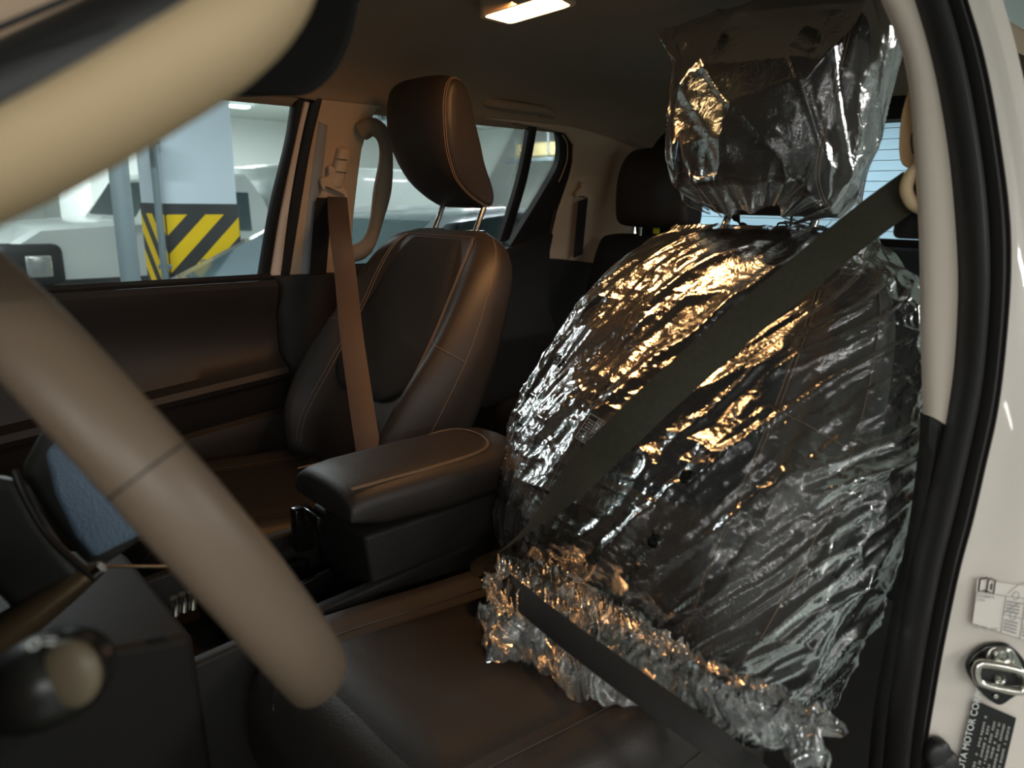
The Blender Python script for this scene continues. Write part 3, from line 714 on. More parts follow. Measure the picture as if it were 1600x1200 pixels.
# rear bench
rb = thing('rear_bench_seat', (0, -1.1, 0), 'dark rear bench seat behind the front seats', 'seat')
for xc, hwid in ((.36, .30), (-.36, .30), (0, .09)):
    prof = [(.10, .36), (.135, .45), (.125, .6), (.09, .75), (.07, .82), (.045, .862), (0, .872), (-.05, .865), (-.06, .8), (-.05, .36)]
    pc = catmull([(a, b, 0) for a, b in prof], 5, True); rings = []
    for u in (-1, -.985, -.95, -.88, -.7, -.35, 0, .35, .7, .88, .95, .985, 1):
        k = max(0, 1-abs(u)**6)**(1/6)
        rings.append([Vector((xc+u*hwid, -1.20+p.x*(.5+.5*k)+(-.12*(p.y-.36)), .6+(p.y-.6)*(.93+.07*k))) for p in pc])
    loft('backrest', rings, M['fabric'], rb, 60)
box('bench_cushion', (0, -.93, .32), (1.24, .46, .16), M['fabric'], rb, .05, seg=5)
def rear_headrest(xc):
    prof = [(.05, 0), (.065, .06), (.06, .16), (.035, .215), (0, .23), (-.035, .21), (-.045, .1), (-.04, 0), (0, -.008)]
    pc = catmull([(a, b, 0) for a, b in prof], 5, True); rings = []
    for u in (-1, -.99, -.96, -.9, -.78, -.5, 0, .5, .78, .9, .96, .99, 1):
        k = max(0, 1-abs(u)**4)**.25
        rings.append([Vector((xc+u*.135*(1-.16*max(0, (p.y-.1)/.13)**2), -1.235+p.x*(.5+.5*k), .905+.11+(p.y-.11)*(.78+.22*k))) for p in pc])
    h = loft('headrest', rings, M['leather'], rb, 60)
    for s in (-.07, .07): tube('headrest_post', [Vector((xc+s, -1.24, .86)), Vector((xc+s, -1.24, .93))], .006, M['chrome'], h, n=12)
    box('release_tag', (xc-.01, -1.215, .890), (.022, .006, .022), M['tag'], h, .002)
    strip('amber_edge', [Vector((xc+.132, -1.205, .93)), Vector((xc+.137, -1.20, .98)), Vector((xc+.128, -1.2, 1.03))], [Vector((xc+.120, -1.185, .925)), Vector((xc+.120, -1.178, .98)), Vector((xc+.126, -1.195, 1.035))], (0, 1, 0), [(0, 0), (1, 0)], .004, M['hose'], h, 12)
rear_headrest(.44)
hk = thing('child_seat_hook', (-.05, -1.3, .88), 'small black wire hook on top of the rear bench', 'hook')
q = Q(1222, 352, y=-1.27)
tube('loop', catmull([q+Vector((.012, 0, -.015)), q+Vector((.012, 0, .004)), q+Vector((-.012, 0, .004)), q+Vector((-.012, 0, -.015))], 4), .003, M['gloss'], hk, n=8)
tube('stem', [q+Vector((-.025, 0, -.03)), q+Vector((-.025, 0, .04))], .004, M['gloss'], hk, n=8)

# ================================================================== PLASTIC FILM
rng = np.random.RandomState(7)
LAT = rng.rand(97, 89)
def vnoise(x, y):
    xi = np.floor(x).astype(int); yi = np.floor(y).astype(int); fx = x-xi; fy = y-yi
    fx = fx*fx*(3-2*fx); fy = fy*fy*(3-2*fy); g = lambda a, b: LAT[a % 97, b % 89]
    return (g(xi, yi)*(1-fx)+g(xi+1, yi)*fx)*(1-fy)+(g(xi, yi+1)*(1-fx)+g(xi+1, yi+1)*fx)*fy
def ridge(x, y, p=2.0): return (1-np.abs(2*vnoise(x, y)-1))**p
def grid_obj(name, X, m, parent=None):
    nv, nu, _ = X.shape; idx = np.arange(nv*nu).reshape(nv, nu)
    F = np.stack([idx[:-1, :-1], idx[:-1, 1:], idx[1:, 1:], idx[1:, :-1]], -1).reshape(-1, 4)
    me = bpy.data.meshes.new(name); me.from_pydata(X.reshape(-1, 3).tolist(), [], F.tolist()); me.update()
    return link(name, me, m, parent)
def normals(X):
    du = np.gradient(X, axis=1); dv = np.gradient(X, axis=0); n = np.cross(du, dv); n /= np.linalg.norm(n, axis=2, keepdims=True)+1e-9; return n
def film_cover():
    nu, nv = 330, 300; base = np.zeros((nv, nu, 3))
    cu = 60; cvn = 50; C_ = np.zeros((cvn, cu, 3))
    for j in range(cvn):
        v = j/(cvn-1)              # 0 top .. 1 bottom
        for i in range(cu):
            u = -1+2*i/(cu-1)      # across, wraps to the back at both ends
            th = PI/2-u*PI*.78; c, q = math.cos(th), math.sin(th); cx = math.copysign(abs(c)**(2/2.6), c)
            t = 1.015-v*1.04; tt = min(max(t, 0), 1)
            w = ci(tt, SD.TW)*1.0+.012+.018*v+(max(0, u)**.7)*(.030+.035*v)
            if tt > .93: w = w*.6+.4*ci(.93, SD.TW)
            e = max(0, 1-abs(cx)**2.6)**(1/2.6)
            bol = ci(tt, SD.TA)
            if q >= 0: n_ = (ci(tt, SD.TF)+bol*1.0+.006)*e
            else: n_ = -(ci(tt, SD.TB)+.01)*e
            p = SD.loc(-cx*w, n_, t*SD.H+.01)
            C_[j, i] = p
    # bilinear/cubic upsample
    def up(A, n, ax):
        k = A.shape[ax]; s = np.linspace(0, k-1, n); i0 = np.clip(np.floor(s).astype(int), 0, k-2); f = s-i0
        sh = [1, 1, 1]; sh[ax] = n; f = f.reshape(sh)
        a = np.take(A, np.clip(i0-1, 0, k-1), ax); b = np.take(A, i0, ax); c = np.take(A, i0+1, ax); d = np.take(A, np.clip(i0+2, 0, k-1), ax)
        return .5*((2*b)+(c-a)*f+(2*a-5*b+4*c-d)*f**2+(3*b-a-3*c+d)*f**3)
    B = up(up(C_, nv, 0), nu, 1)
    U, V = np.meshgrid(np.linspace(-1, 1, nu), np.linspace(0, 1, nv))
    N = normals(B); 
    if N[nv//2, nu//2, 1] < 0: N = -N
    # metric coordinates of the film
    x = U*.42; y = V*.58
    wv = vnoise(x*9+3, y*9)*.10
    # pull folds: vertical on the inner half, fanning diagonally towards the outer shoulder
    a1 = (.35+.75*np.clip((U+.1), 0, 1))            # shear angle grows to the outer side
    xs = x*np.cos(a1)+y*np.sin(a1)+wv*.25; ys = -x*np.sin(a1)+y*np.cos(a1)
    h = .012*ridge(xs*15, ys*2.4, 4)+.0065*ridge(xs*34+5, ys*4.5, 4)+.0036*ridge(xs*70+9, ys*8, 4)+.0016*ridge(xs*120+3, ys*16, 3)
    rot = x*.96+y*.28; rot2 = -x*.28+y*.96; h += .004*ridge(rot*26+wv*8, rot2*7+11, 5)
    calm = np.exp(-((U+.42)/.30)**2-((V-.08)/.12)**2)     # taut patch on the inner shoulder
    cr = (.0036*ridge(x*46+wv*30, y*34, 3)+.0016*ridge(x*90, y*64+wv*40, 2.5))*np.clip(vnoise(x*8+2, y*8+7)*2.2-.4, 0, 1)
    big = .018*(vnoise(x*7+11, y*6+4)-.3)
    h = (h+cr+big)*(.35+.75*np.clip(V*3, 0, 1))*(1-.65*calm)+.001
    B = B+N*h[..., None]
    B[..., 0] += (.006*(vnoise(y*40, x*10)-.5))*np.clip(np.abs(U)*2-.8, 0, 1)
    root = thing('seat_cover_film', (SD.o.x, -.1, .37), 'crumpled clear plastic film over the driver seat backrest', 'plastic cover')
    grid_obj('film_sheet', B, M['film'], root)
    # hem bunched on the cushion
    nu, nv = 300, 130; U, V = np.meshgrid(np.linspace(0, 1, nu), np.linspace(0, 1, nv))
    for layer in range(2):
        A0 = catmull([Q(790, 885, z=.445), Q(870, 900, z=.445), Q(970, 965, z=.445), Q(1075, 1040, z=.44), Q(1190, 1110, z=.44), Q(1310, 1150, z=.44)], 20)
        B0 = catmull([Q(722, 1000, z=.435), Q(800, 1035, z=.43), Q(890, 1055, z=.425), Q(1000, 1110, z=.42), Q(1120, 1165, z=.42), Q(1270, 1210, z=.42)], 20)
        A0 = np.array([tuple(p) for p in resample(A0, nu)]); B0 = np.array([tuple(p) for p in resample(B0, nu)])
        X = A0[None]*(1-V[..., None])+B0[None]*V[..., None]
        arch = np.sin(V*PI)*.022*(1+layer*.5)
        x = U*.62+layer*3; y = V*.22+layer*5
        wv = vnoise(x*14, y*14)*.08
        a = .9-1.1*U
        xs = x*np.cos(a)-y*np.sin(a)+wv; ys = x*np.sin(a)+y*np.cos(a)
        h = .018*ridge(xs*17, ys*3.5, 3)+.009*ridge(xs*42, ys*7, 3)+.004*ridge(xs*90, ys*16+wv*30, 3)
        X[..., 2] += arch+h-.006+layer*.004
        # ragged leading edge
        rag = (vnoise(x*18, x*0+layer*9)-.5)*.06+(vnoise(x*50, x*0+3)-.5)*.02
        X[..., 1] += rag*V**2*(1.0 if layer == 0 else .7)-(.02 if layer else 0)*V; X[..., 0] += (vnoise(y*40, x*6)-.5)*.03
        X[..., 2] -= .010*V**3
        ok = grid_obj('bunched_hem', X, M['filmhem'], root)
    # round punched vent holes with dark rims seen on the sheet
    def on_sheet(px, py):      # nearest vertex of the sheet to the sight line
        v = (FW+RR*((px-800)/FPX)-UU*((py-600)/FPX)).normalized(); P_ = B.reshape(-1, 3)-np.array(CAM); t = P_@np.array(v)
        d = np.linalg.norm(P_-t[:, None]*np.array(v), axis=1); i = np.argmin(d+np.where(t > 0, 0, 9)+t*.02); 
        return Vector(B.reshape(-1, 3)[i]), Vector(N.reshape(-1, 3)[i])
    for px, py in ((875, 565), (1075, 748), (1025, 845)):
        p, n = on_sheet(px, py); c = p+n*.006; a = n.orthogonal().normalized(); b = n.cross(a)
        V_ = []; F_ = []
        for r, k in ((.0085, .0), (.0078, .0012), (.003, .0008), (.0005, .0)):
            for i in range(16): V_.append(c+(a*math.cos(i*PI/8)+b*math.sin(i*PI/8))*r*1.15+n*k)
        for j in range(3):
            for i in range(16): F_.append((j*16+i, j*16+(i+1) % 16, (j+1)*16+(i+1) % 16, (j+1)*16+i))
        o = obj('sealed_vent_dot', V_, F_, M['gloss'], root); 
    # printed recycling / warning grid on the film
    p, n = on_sheet(936, 680); n = (Vector((CAM-p)).normalized()+n).normalized(); a = (RR*.84-UU*.55); a = (a-n*a.dot(n)).normalized(); b = n.cross(a); c = p+n*.010
    V_ = []; F_ = []
    def bar(u0, v0, u1, v1):
        k = len(V_)
        for u, v in ((u0, v0), (u1, v0), (u1, v1), (u0, v1)): V_.append(c+a*u+b*v)
        F_.append((k, k+1, k+2, k+3))
    w_, h_ = .024, .020
    for k in range(6): y_ = -h_+2*h_*k/5; bar(-w_, y_-.0005, w_, y_+.0005)
    for u in (-w_, -.008, .010, w_): bar(u-.0005, -h_, u+.0005, h_)
    for k in range(5):
        for j in range(9):
            if rng.rand() > .35: u = -w_+.004+j*.005; v = -h_+.004+k*.008; bar(u, v-.0013, u+.0036, v+.0013)
    g = obj('printed_warning', V_, F_, M['grey'], root, False); g['label'] = 'small white printed table on the film'
film_cover()
def film_bag():
    nu, nv = 280, 200; U, V = np.meshgrid(np.linspace(0, 2*PI, nu), np.linspace(0, 1, nv))
    root = thing('headrest_film_bag', (SD.o.x, -.45, 1.0), 'clear plastic bag pulled over the driver headrest, gathered at the posts', 'plastic bag')
    # half sizes by height: flat wide top, gathered bottom
    hw = np.interp(V, [0, .04, .15, .5, .85, .95, 1], [.203, .199, .186, .160, .146, .128, .070])
    hd = np.interp(V, [0, .04, .15, .45, .8, .95, 1], [.006, .036, .066, .100, .104, .088, .03])
    av = .268-V*.288; tt = SD.H+.05+av; cno = .045+.085*np.clip(av/.25, 0, 1.15)
    c, s = np.cos(U), np.sin(U); cx = np.sign(c)*np.abs(c)**.8; sy = np.sign(s)*np.abs(s)**.9
    up, n = np.array(SD.up), np.array(SD.n)
    o = np.array(SD.o)
    B = o+np.stack([cx*hw, cx*0, cx*0], -1)+n*(sy*hd+cno)[..., None]+up*tt[..., None]
    N = normals(B); 
    cen = o+up*tt[..., None]+n*cno[..., None]
    if np.sum((B-cen)*N) < 0: N = -N
    per = U/(2*PI)*.8; x = np.abs(per-.4)+0*V; y = V*.29
    wv = vnoise(per*12, y*12)*.06
    h = .011*ridge(per*17+wv*12, y*3.0, 4)+.005*ridge(per*36-y*22+wv*16, y*6, 3)+.0007*ridge(per*90+wv*40, y*40, 2)+.014*(vnoise(per*7, y*6)-.5)
    h += .010*ridge(per*50, y*6, 2)*np.clip((V-.8)*5, 0, 1)
    seam = np.abs(cx)**8
    h = h*(1-.3*seam)
    B = B+N*(h-.004)[..., None]
    B[..., 0] += .035*np.clip(cx, 0, 1)*np.clip(1-V*3.5, 0, 1)
    B += up*((vnoise(per*30, y*0+2)-.5)*.05*np.clip((V-.85)*7, 0, 1))[..., None]
    grid_obj('film_sheet', B, M['film'], root)
film_bag()

# ================================================================== SEAT BELTS
def ring_guide(c, xd, upd, nd, root, m, sc=1.0, name='belt_guide'):
    """D shaped webbing guide: wide lower bar with curled ears and a tapering upper lug"""
    xd, upd, nd = Vector(xd).normalized(), Vector(upd).normalized(), Vector(nd).normalized()
    out = [(-.034, 0), (-.037, -.012), (-.033, -.020), (-.025, -.020), (-.024, -.010), (.024, -.010), (.025, -.020), (.033, -.020), (.037, -.012), (.034, 0), (.022, .008), (.012, .018), (.009, .04), (-.009, .04), (-.012, .018), (-.022, .008)]
    pts = catmull([c+xd*a*sc+upd*b*sc for a, b in out], 4, True)
    return plate(name, pts, nd, .010, m, root, .003, 3)
# passenger belt
pbt = thing('seat_belt', (.66, -.23, .3), 'dark passenger seat belt hanging from the beige pillar beside the window', 'seat belt')
g = Q(523, 291, pl=off(GS, -.022)); dn = (Q(528, 340, pl=off(GS, -.022))-g).normalized(); xd = (Q(546, 302, pl=off(GS, -.022))-g).normalized()
ring_guide(g, xd, -dn, -GN, pbt, M['beige'], 1.12)
box('height_adjuster', Q(531, 262, pl=off(GS, -.012)), (.028, .030, .098), M['beige'], pbt, .010, Matrix.Rotation(math.radians(-21), 3, 'Y') @ Matrix.Rotation(math.radians(6), 3, 'X'), 4)
for a in (248, 268): 
    tube('adjuster_groove', [Q(524, a, pl=off(GS, -.030)), Q(542, a+2, pl=off(GS, -.030))], .0009, M['shroud'], pbt, n=5)
A = [Q(527, 308, pl=off(GS, -.025)), Q(531, 360, y=-.185), Q(540, 430, y=-.155), Q(549, 520, y=-.10), Q(563, 620, y=-.055), Q(576, 705, y=-.03), Q(590, 790, y=-.02)]
wdir = lambda i: (Q(575, 300, d=1.8)-Q(525, 298, d=1.86))
ribbon('shoulder_webbing', [(p, Vector((-.55, -.75, -.1))) for p in A], .047, M['weblitbrown'], pbt)
A = [Q(508, 309, pl=off(GS, -.022)), Q(503, 350, pl=off(GS, -.020)), Q(499, 400, pl=off(GS, -.018)), Q(495, 452, pl=off(GS, -.014))]
ribbon('retractor_webbing', [(p, Vector((0, -1, 0))) for p in A], .046, M['web'], pbt)
# rear belt on the C pillar
rbt = thing('seat_belt', (.68, -1.15, .4), 'rear seat belt on the beige rear pillar beyond the passenger seat', 'seat belt')
pl_ = off(GS, -.022); g = Q(912, 303, pl=pl_)
ring_guide(g, Q(930, 306, pl=pl_)-g, Q(912, 280, pl=pl_)-g, -GN, rbt, M['beige'], .9)
ribbon('webbing', [(Q(911, 312, pl=off(GS, -.03)), Vector((0, -1, 0))), (Q(908, 345, pl=off(GS, -.03)), Vector((0, -1, 0))), (Q(903, 400, pl=off(GS, -.03)), Vector((0, -1, 0)))], .042, M['web'], rbt)
# driver belt: D ring on the near pillar, strap across the film to the buckle, lap strap back out
dbt = thing('seat_belt', (-.66, -.3, .3), 'dark driver seat belt with an olive-lit strap colour, stretched diagonally across the film-covered seat', 'seat belt')
dr = Q(1415, 292, pl=off(JP, -.07))
pd = 0
hn = (CAM-dr).normalized()
cv = catmull(QS([(1424, 135), (1438, 150), (1445, 210), (1445, 262), (1420, 262), (1407, 250), (1405, 215), (1411, 170)], pl=off(JP, -.075)), 4, True)
cov = plate('anchor_cover', cv, hn, .03, mat('tan_anchor_cover', rgb(220, 176, 128), .5, var=(5, .05)), dbt, .006, 3)
tube('cover_moulding', catmull(QS([(1432, 206), (1425, 210), (1424, 222), (1427, 240), (1431, 222)], pl=off(JP, -.071)), 5), .0009, M['blackprint'], dbt, n=5)
rg = [(1440, 248), (1424, 256), (1412, 275), (1400, 300), (1404, 318), (1420, 326), (1438, 330), (1446, 320), (1444, 285)]
plate('belt_guide', catmull(QS(rg, pl=off(JP, -.055)), 5, True), hn, .018, M['beige'], dbt, .006, 4)
tube('guide_lip', catmull(QS([(1434, 262), (1422, 275), (1416, 296), (1424, 316), (1440, 326)], pl=off(JP, -.030)), 5), .0075, M['beigegloss'], dbt, n=12)
box('black_bracket', Q(1432, 335, pl=off(JP, -.08)), (.04, .04, .06), M['plastic'], dbt, .008)
P0 = Q(1410, 305, pl=off(JP, -.05)); P4 = Q(765, 868, x=-.085)
# width direction: roughly along the slope of the body, turning edge-on near the tongue
NB = Vector((-.45, .85, .28))
ribbon('shoulder_webbing', [
    (Q(1432, 290, pl=off(JP, -.052)), NB), (Q(1370, 335, y=-.285), NB), (Q(1300, 390, y=-.265), NB), (Q(1230, 448, y=-.22), NB), (Q(1160, 505, y=-.18), NB), (Q(1095, 562, y=-.13), NB),
    (Q(1030, 620, y=-.085), NB), (Q(980, 668, y=-.055), NB), (Q(930, 717, y=-.035), Vector((-.5, .7, .5))), (Q(885, 763, y=-.01), Vector((-.4, .4, .9))), (Q(840, 808, y=-.0), Vector((-.35, .2, 1))), (Q(780, 866, z=.470), Vector((-.3, .0, 1)))], .047, M['weblitolive'], dbt, n=90, bynormal=True)
tg = Q(757, 885, y=-.055)
tgo = plate('latch_tongue', catmull(QS([(735, 880), (760, 868), (790, 855), (800, 870), (795, 888), (770, 892), (742, 902)], z=.462), 4, True), hn, .012, M['gloss'], dbt, .003, 3)
ribbon('lap_webbing', [
    (Q(757, 888, z=.462), Vector((-.4, .6, .9))), (Q(800, 922, z=.475), Vector((-.5, .8, .6))), (Q(860, 972, z=.485), Vector((-.5, .9, .5))), (Q(950, 1040, z=.482), Vector((-.4, .9, .7))),
    (Q(1040, 1105, z=.468), Vector((-.4, .7, .9))), (Q(1130, 1170, z=.44), Vector((-.5, .6, .9))), (Q(1200, 1228, z=.36), Vector((-.8, .5, .6)))], .031, M['web'], dbt, n=70, bynormal=True)
bk = thing('belt_buckle', (-.09, -.06, .36), 'black seat belt buckle between driver seat and armrest', 'buckle')
box('housing', Q(748, 905, y=-.025)+Vector((.012, -.01, -.035)), (.022, .045, .085), M['gloss'], bk, .008, Matrix.Rotation(.4, 3, 'X'))
box('stalk', Q(748, 905, y=-.025)+Vector((.012, -.04, -.12)), (.016, .03, .16), M['plastic'], bk, .006, Matrix.Rotation(.2, 3, 'X'))

# ================================================================== GRAB HANDLES, VISOR, DOME LAMP
# B pillar handle, far side
gh = thing('grab_handle', (.66, -.40, .9), 'tall beige grab handle on the far pillar beside the rear door glass', 'handle')
pl_ = off(GS, -.045)
pa = [Q(566, 205, pl=off(GS, -.012)), Q(583, 198, pl=off(GS, -.03)), Q(600, 215, pl=pl_), Q(603, 250, pl=pl_), Q(597, 300, pl=pl_), Q(587, 350, pl=pl_), Q(577, 378, pl=pl_), Q(564, 392, pl=off(GS, -.03)), Q(551, 396, pl=off(GS, -.012))]
pa = resample(catmull(pa, 8), 50)
tube('grip', pa, [.0165+.006*math.cos(PI*2*i/49)**2 for i in range(50)], M['liner'], gh, n=14)  # darker headliner colour stands for the beige grip seen backlit
# rear roof handle
gh = thing('grab_handle', (.585, -.78, 1.2), 'small folded roof grab handle above the rear door glass', 'handle')
pa = [Q(755, 158, x=.595), Q(765, 160, x=.575), Q(790, 164, x=.562), Q(825, 169, x=.562), Q(852, 173, x=.572), Q(864, 178, x=.592)]
pa = resample(catmull(pa, 8), 36); tube('grip', pa, .0125, M['liner'], gh, n=12)
for a in ((768, 160), (852, 176)): box('end_mount', Q(*a, x=.59), (.03, .05, .024), M['liner'], gh, .008)
# driver side A pillar trim and handle
w4 = sempty('trim_4', (-.72, .6, .9), 'beige front pillar trim at the driver door opening')
p_in = [(-200, 170), (-60, 110), (60, 55), (180, 0), (330, -70)]
rings = []
for i, (a, b) in enumerate([(-800, 350), (-500, 230), (-260, 130), (-120, 70), (0, 22), (120, -28), (260, -90), (420, -160), (600, -235), (760, -300)]):
    c = Q(a, b, d=.40+.008*i)
    ring = []
    for k in range(20):
        th = 2*PI*k/20; ring.append(c+(UU*.88+RR*-.42)*.030*math.copysign(abs(math.sin(th))**.8, math.sin(th))+FW*.024*math.cos(th))
    rings.append(ring)
loft('pillar_trim', rings, mat('brown_grey_trim', rgb(190, 162, 136), .7, var=(4, .06)), w4, 60)
tube('pillar_groove', catmull([Q(-80, 75, d=.383), Q(20, 34, d=.384), Q(120, -8, d=.386)]),   .0018, M['rubber'], w4, n=8)
rings = []
for i, (a, b) in enumerate([(-800, 500), (-500, 350), (-260, 245), (-120, 190), (0, 135), (130, 72), (260, 8), (360, -50), (480, -120), (640, -220)]):
    c = Q(a, b, d=.385+.007*i)
    rings.append([c+(UU*.88+RR*-.42)*.0235*math.sin(2*PI*k/16)+FW*.012*math.cos(2*PI*k/16) for k in range(16)])
loft('gap_shadow', rings, M['rubber'], w4, 60)  # dark strip standing in for the shadow gap between handle and pillar
gh = thing('grab_handle', (-.66, .58, 1.0), 'large cream grab handle close to the camera at the top left', 'handle')
hd_ = [(-420, 330, .40), (-330, 385, .345), (-190, 350, .30), (-90, 306, .292), (0, 264, .288), (90, 218, .286), (180, 168, .286), (270, 114, .288), (345, 66, .292), (398, 14, .30), (422, -50, .312), (428, -120, .33), (425, -190, .40)]
pa = resample(catmull([Q(a, b, d=d_) for a, b, d_ in hd_], 8), 90)
tube('grip', pa, .0205, M['beigegloss'], gh, n=28, up=tuple(UU), ry=.0175)
# sun visor
vs = thing('sun_visor', (-.3, .3, 1.15), 'driver sun visor coloured dark as in shade, with a rounded corner above the passenger window', 'visor')
vo = QS([(563, -60), (560, 5), (548, 60), (528, 105), (500, 136), (470, 150), (420, 150), (360, 147), (300, 140), (200, 100), (200, -80)], d=.62)
plate('visor_panel', catmull(vo, 4, True), CAM-vo[3], .018, mat('shaded_visor_cloth', rgb(28, 25, 22), .95, var=(6, .08)), vs, .006, 3)  # shade on the visor underside put into the near-black cloth colour
tube('pivot_rod', [vo[10]+Vector((0, 0, .02)), vo[10]+Vector((.0, .08, .04))], .006, M['plastic'], vs, n=10)
# dome lamp
dl = thing('dome_lamp', (-.085, -.19, 1.27), 'lit warm rectangular map lamp in the headliner', 'lamp')
dp = [Q(752, 26, z=1.268), Q(797, 38, z=1.268), Q(896, 9, z=1.268), Q(862, -9, z=1.268)]
cc = sum(dp, Vector())/4
def rr(pts, k, dz):
    out = []
    for i in range(4):
        a, b, c = pts[i-1], pts[i], pts[(i+1) % 4]
        out += [b.lerp(a, .10), b.lerp(a, .03).lerp(c, .03), b.lerp(c, .10)]
    return [cc+(p-cc)*k+Vector((0, 0, dz)) for p in out]
plate('lens', rr(dp, .96, -.001), (0, 0, -1), .012, M['lens'], dl, .002)
oc = rr(dp, 1.10, 0); ic = rr(dp, .97, 0); n_ = len(oc)
V = oc+ic+[p+Vector((0, 0, .025)) for p in oc]+[p+Vector((0, 0, .025)) for p in ic]
F = []
for i in range(n_):
    j = (i+1) % n_; F += [(i, j, j+n_, i+n_), (i, i+2*n_, j+2*n_, j), (i+n_, j+n_, j+3*n_, i+3*n_)]
obj('bezel', V, F, M['beige'], dl, True, 30)

# ================================================================== CENTRE CONSOLE
cc_ = thing('centre_console', (0, .2, 0), 'black centre console with padded armrest lid and cup tray', 'console')
# armrest lid: rounded box lofted rear to front
L = [(-.16, .085, .0), (-.155, .088, .006), (-.10, .094, .014), (.05, .094, .014), (.13, .092, .012), (.16, .088, .006), (.168, .084, .0)]
rings = []; xc = -.028
for y, hw, e in [(-.185, .060, .0), (-.182, .072, .006), (-.170, .082, .011), (-.12, .092, .015), (.0, .096, .016), (.12, .094, .014), (.155, .092, .010), (.168, .090, .004), (.172, .088, -.004)]:
    r = []
    for k in range(36):
        th = 2*PI*k/36; c, s = math.cos(th), math.sin(th); cx = math.copysign(abs(c)**.45, c); sz = math.copysign(abs(s)**.55, s)
        z = .522+(.026+e if s > 0 else .036)*sz
        z += .008*(1-cx*cx) if s > 0 else 0
        if s < 0: z += .030*min(1, max(0, (y-.09)/.08))*(-sz)
        r.append(Vector((xc+cx*hw, y, z)))
    rings.append(r)
lid = loft('armrest_lid', rings, M['leather2'], cc_, 60); lid['label'] = 'padded black leather armrest lid with tan stitching'
def lidz(x, y): return .560
pathA = []
for a, b in ((483, 731), (520, 760), (562, 786)): pathA.append(None)
sp = [(.062, .166), (.062, .05), (.060, -.06), (.050, -.105), (.020, -.128), (-.035, -.132), (-.078, -.118), (-.096, -.08), (-.101, .02), (-.101, .10), (-.101, .160)]
zz_ = lambda x: .5232+.0405*(1-min(1, abs((x-xc)/.0955))**(2/.45))**.275+.008*(1-((x-xc)/.0955)**2)
sp3 = catmull([Vector((x, y, zz_(x))) for x, y in sp], 8)
multi_tube('lid_stitching', [sp3, [p+Vector((.0035 if p.x < xc else -.0035, .0, .0008)) for p in sp3]], .0010, M['stitch'], lid, 5)
# bin under the lid
hexa('storage_bin', [Vector(p) for p in ((-.115, -.20, .30), (.062, -.20, .30), (.058, .125, .30), (-.118, .125, .30), (-.112, -.19, .49), (.060, -.19, .49), (.052, .150, .49), (-.112, .150, .49))], M['plastic'], cc_, .008)
box('lid_latch', (-.005, .176, .488), (.05, .012, .030), M['gloss'], cc_, .004)
box('corner_bracket', (.045, .172, .455), (.022, .03, .075), M['gloss'], cc_, .004)
# lower body with tray recess (walls + floor)
def wall(nm, p, q_, z0a, z0b, z1, th, m=M['plastic']):
    p, q_ = Vector(p), Vector(q_); d = (q_-p).normalized(); s = Vector((-d.y, d.x, 0))*th/2
    return hexa(nm, [p-s+Vector((0, 0, z1)), p+s+Vector((0, 0, z1)), q_+s+Vector((0, 0, z1)), q_-s+Vector((0, 0, z1)), p-s+Vector((0, 0, z0a)), p+s+Vector((0, 0, z0a)), q_+s+Vector((0, 0, z0b)), q_-s+Vector((0, 0, z0b))], m, cc_, .006)
wall('side_wall', (-.104, -.20, 0), (-.125, .50, 0), .425, .40, .05, .022)
wall('side_wall', (.100, .10, 0), (.115, .50, 0), .435, .41, .05, .020)
box('tray_floor', (-.005, .28, .335), (.22, .40, .02), M['plastic'], cc_, .004)
box('console_body', (-.02, -.04, .17), (.19, .36, .30), M['plastic'], cc_, .015)
wall('cup_divider', (-.02, .155, 0), (-.035, .33, 0), .405, .395, .34, .006, M['gloss'])
wall('cup_divider', (-.02, .33, 0), (.06, .335, 0), .395, .395, .34, .006, M['gloss'])
wall('cup_divider', (.055, .16, 0), (.06, .335, 0), .395, .395, .34, .006, M['gloss'])
tube('bright_emblem_clip', catmull([Vector((-.035, .26, .372)), Vector((-.03, .24, .378)), Vector((-.033, .22, .37)), Vector((-.028, .20, .366))], 5), .0014, M['chrome'], cc_, n=6)
# forward console shoulder
hexa('shifter_housing', [Vector(p) for p in ((-.16, .40, .02), (.16, .40, .02), (.20, .66, .02), (-.20, .66, .02), (-.150, .41, .455), (.14, .41, .455), (.18, .62, .52), (-.19, .62, .52))], M['plastic'], cc_, .012)
tube('bright_line', [Q(165, 885, x=-.165), Q(262, 885, x=-.165)], .0022, M['bronzelit'], cc_, n=8)
for k, (a, b) in enumerate(((273, 948), (286, 942), (300, 938))):
    c = Q(a, b, d=.88); tube('ribbed_dial', [c+Vector((0, 0, .012)), c+Vector((.002, -.002, 0)), c+Vector((.001, 0, -.012))], .0045, M['chrome'], cc_, n=10)
# ================================================================== STEERING WHEEL & COLUMN
WN = Vector((0, .877, -.479)); WT = Vector((0, .479, .877)); WX = Vector((1, 0, 0)); WC = Vector((-.400, .512, .753)); WR = .204
sw = thing('steering_wheel', WC, 'dark leather steering wheel rim crossing the left foreground', 'steering wheel')
def wp(a, r, h=0): return WC+(WX*math.cos(a)+WT*math.sin(a))*r+WN*h
NW = 120; V = []; F = []; ns = 20
for i in range(NW):
    a = 2*PI*i/NW; k = 1
    for sa in (math.radians(155), math.radians(25)):
        dd = abs((a-sa+PI) % (2*PI)-PI); k -= .07*math.exp(-(dd/.014)**2)
    rd = (WX*math.cos(a)+WT*math.sin(a))
    for j in range(ns): th = 2*PI*j/ns; V.append(wp(a, WR)+rd*math.cos(th)*.019*k+WN*math.sin(th)*.0245*k)
for i in range(NW):
    for j in range(ns): F.append((i*ns+j, i*ns+(j+1) % ns, ((i+1) % NW)*ns+(j+1) % ns, ((i+1) % NW)*ns+j))
obj('rim', V, F, M['wheelskin'], sw)
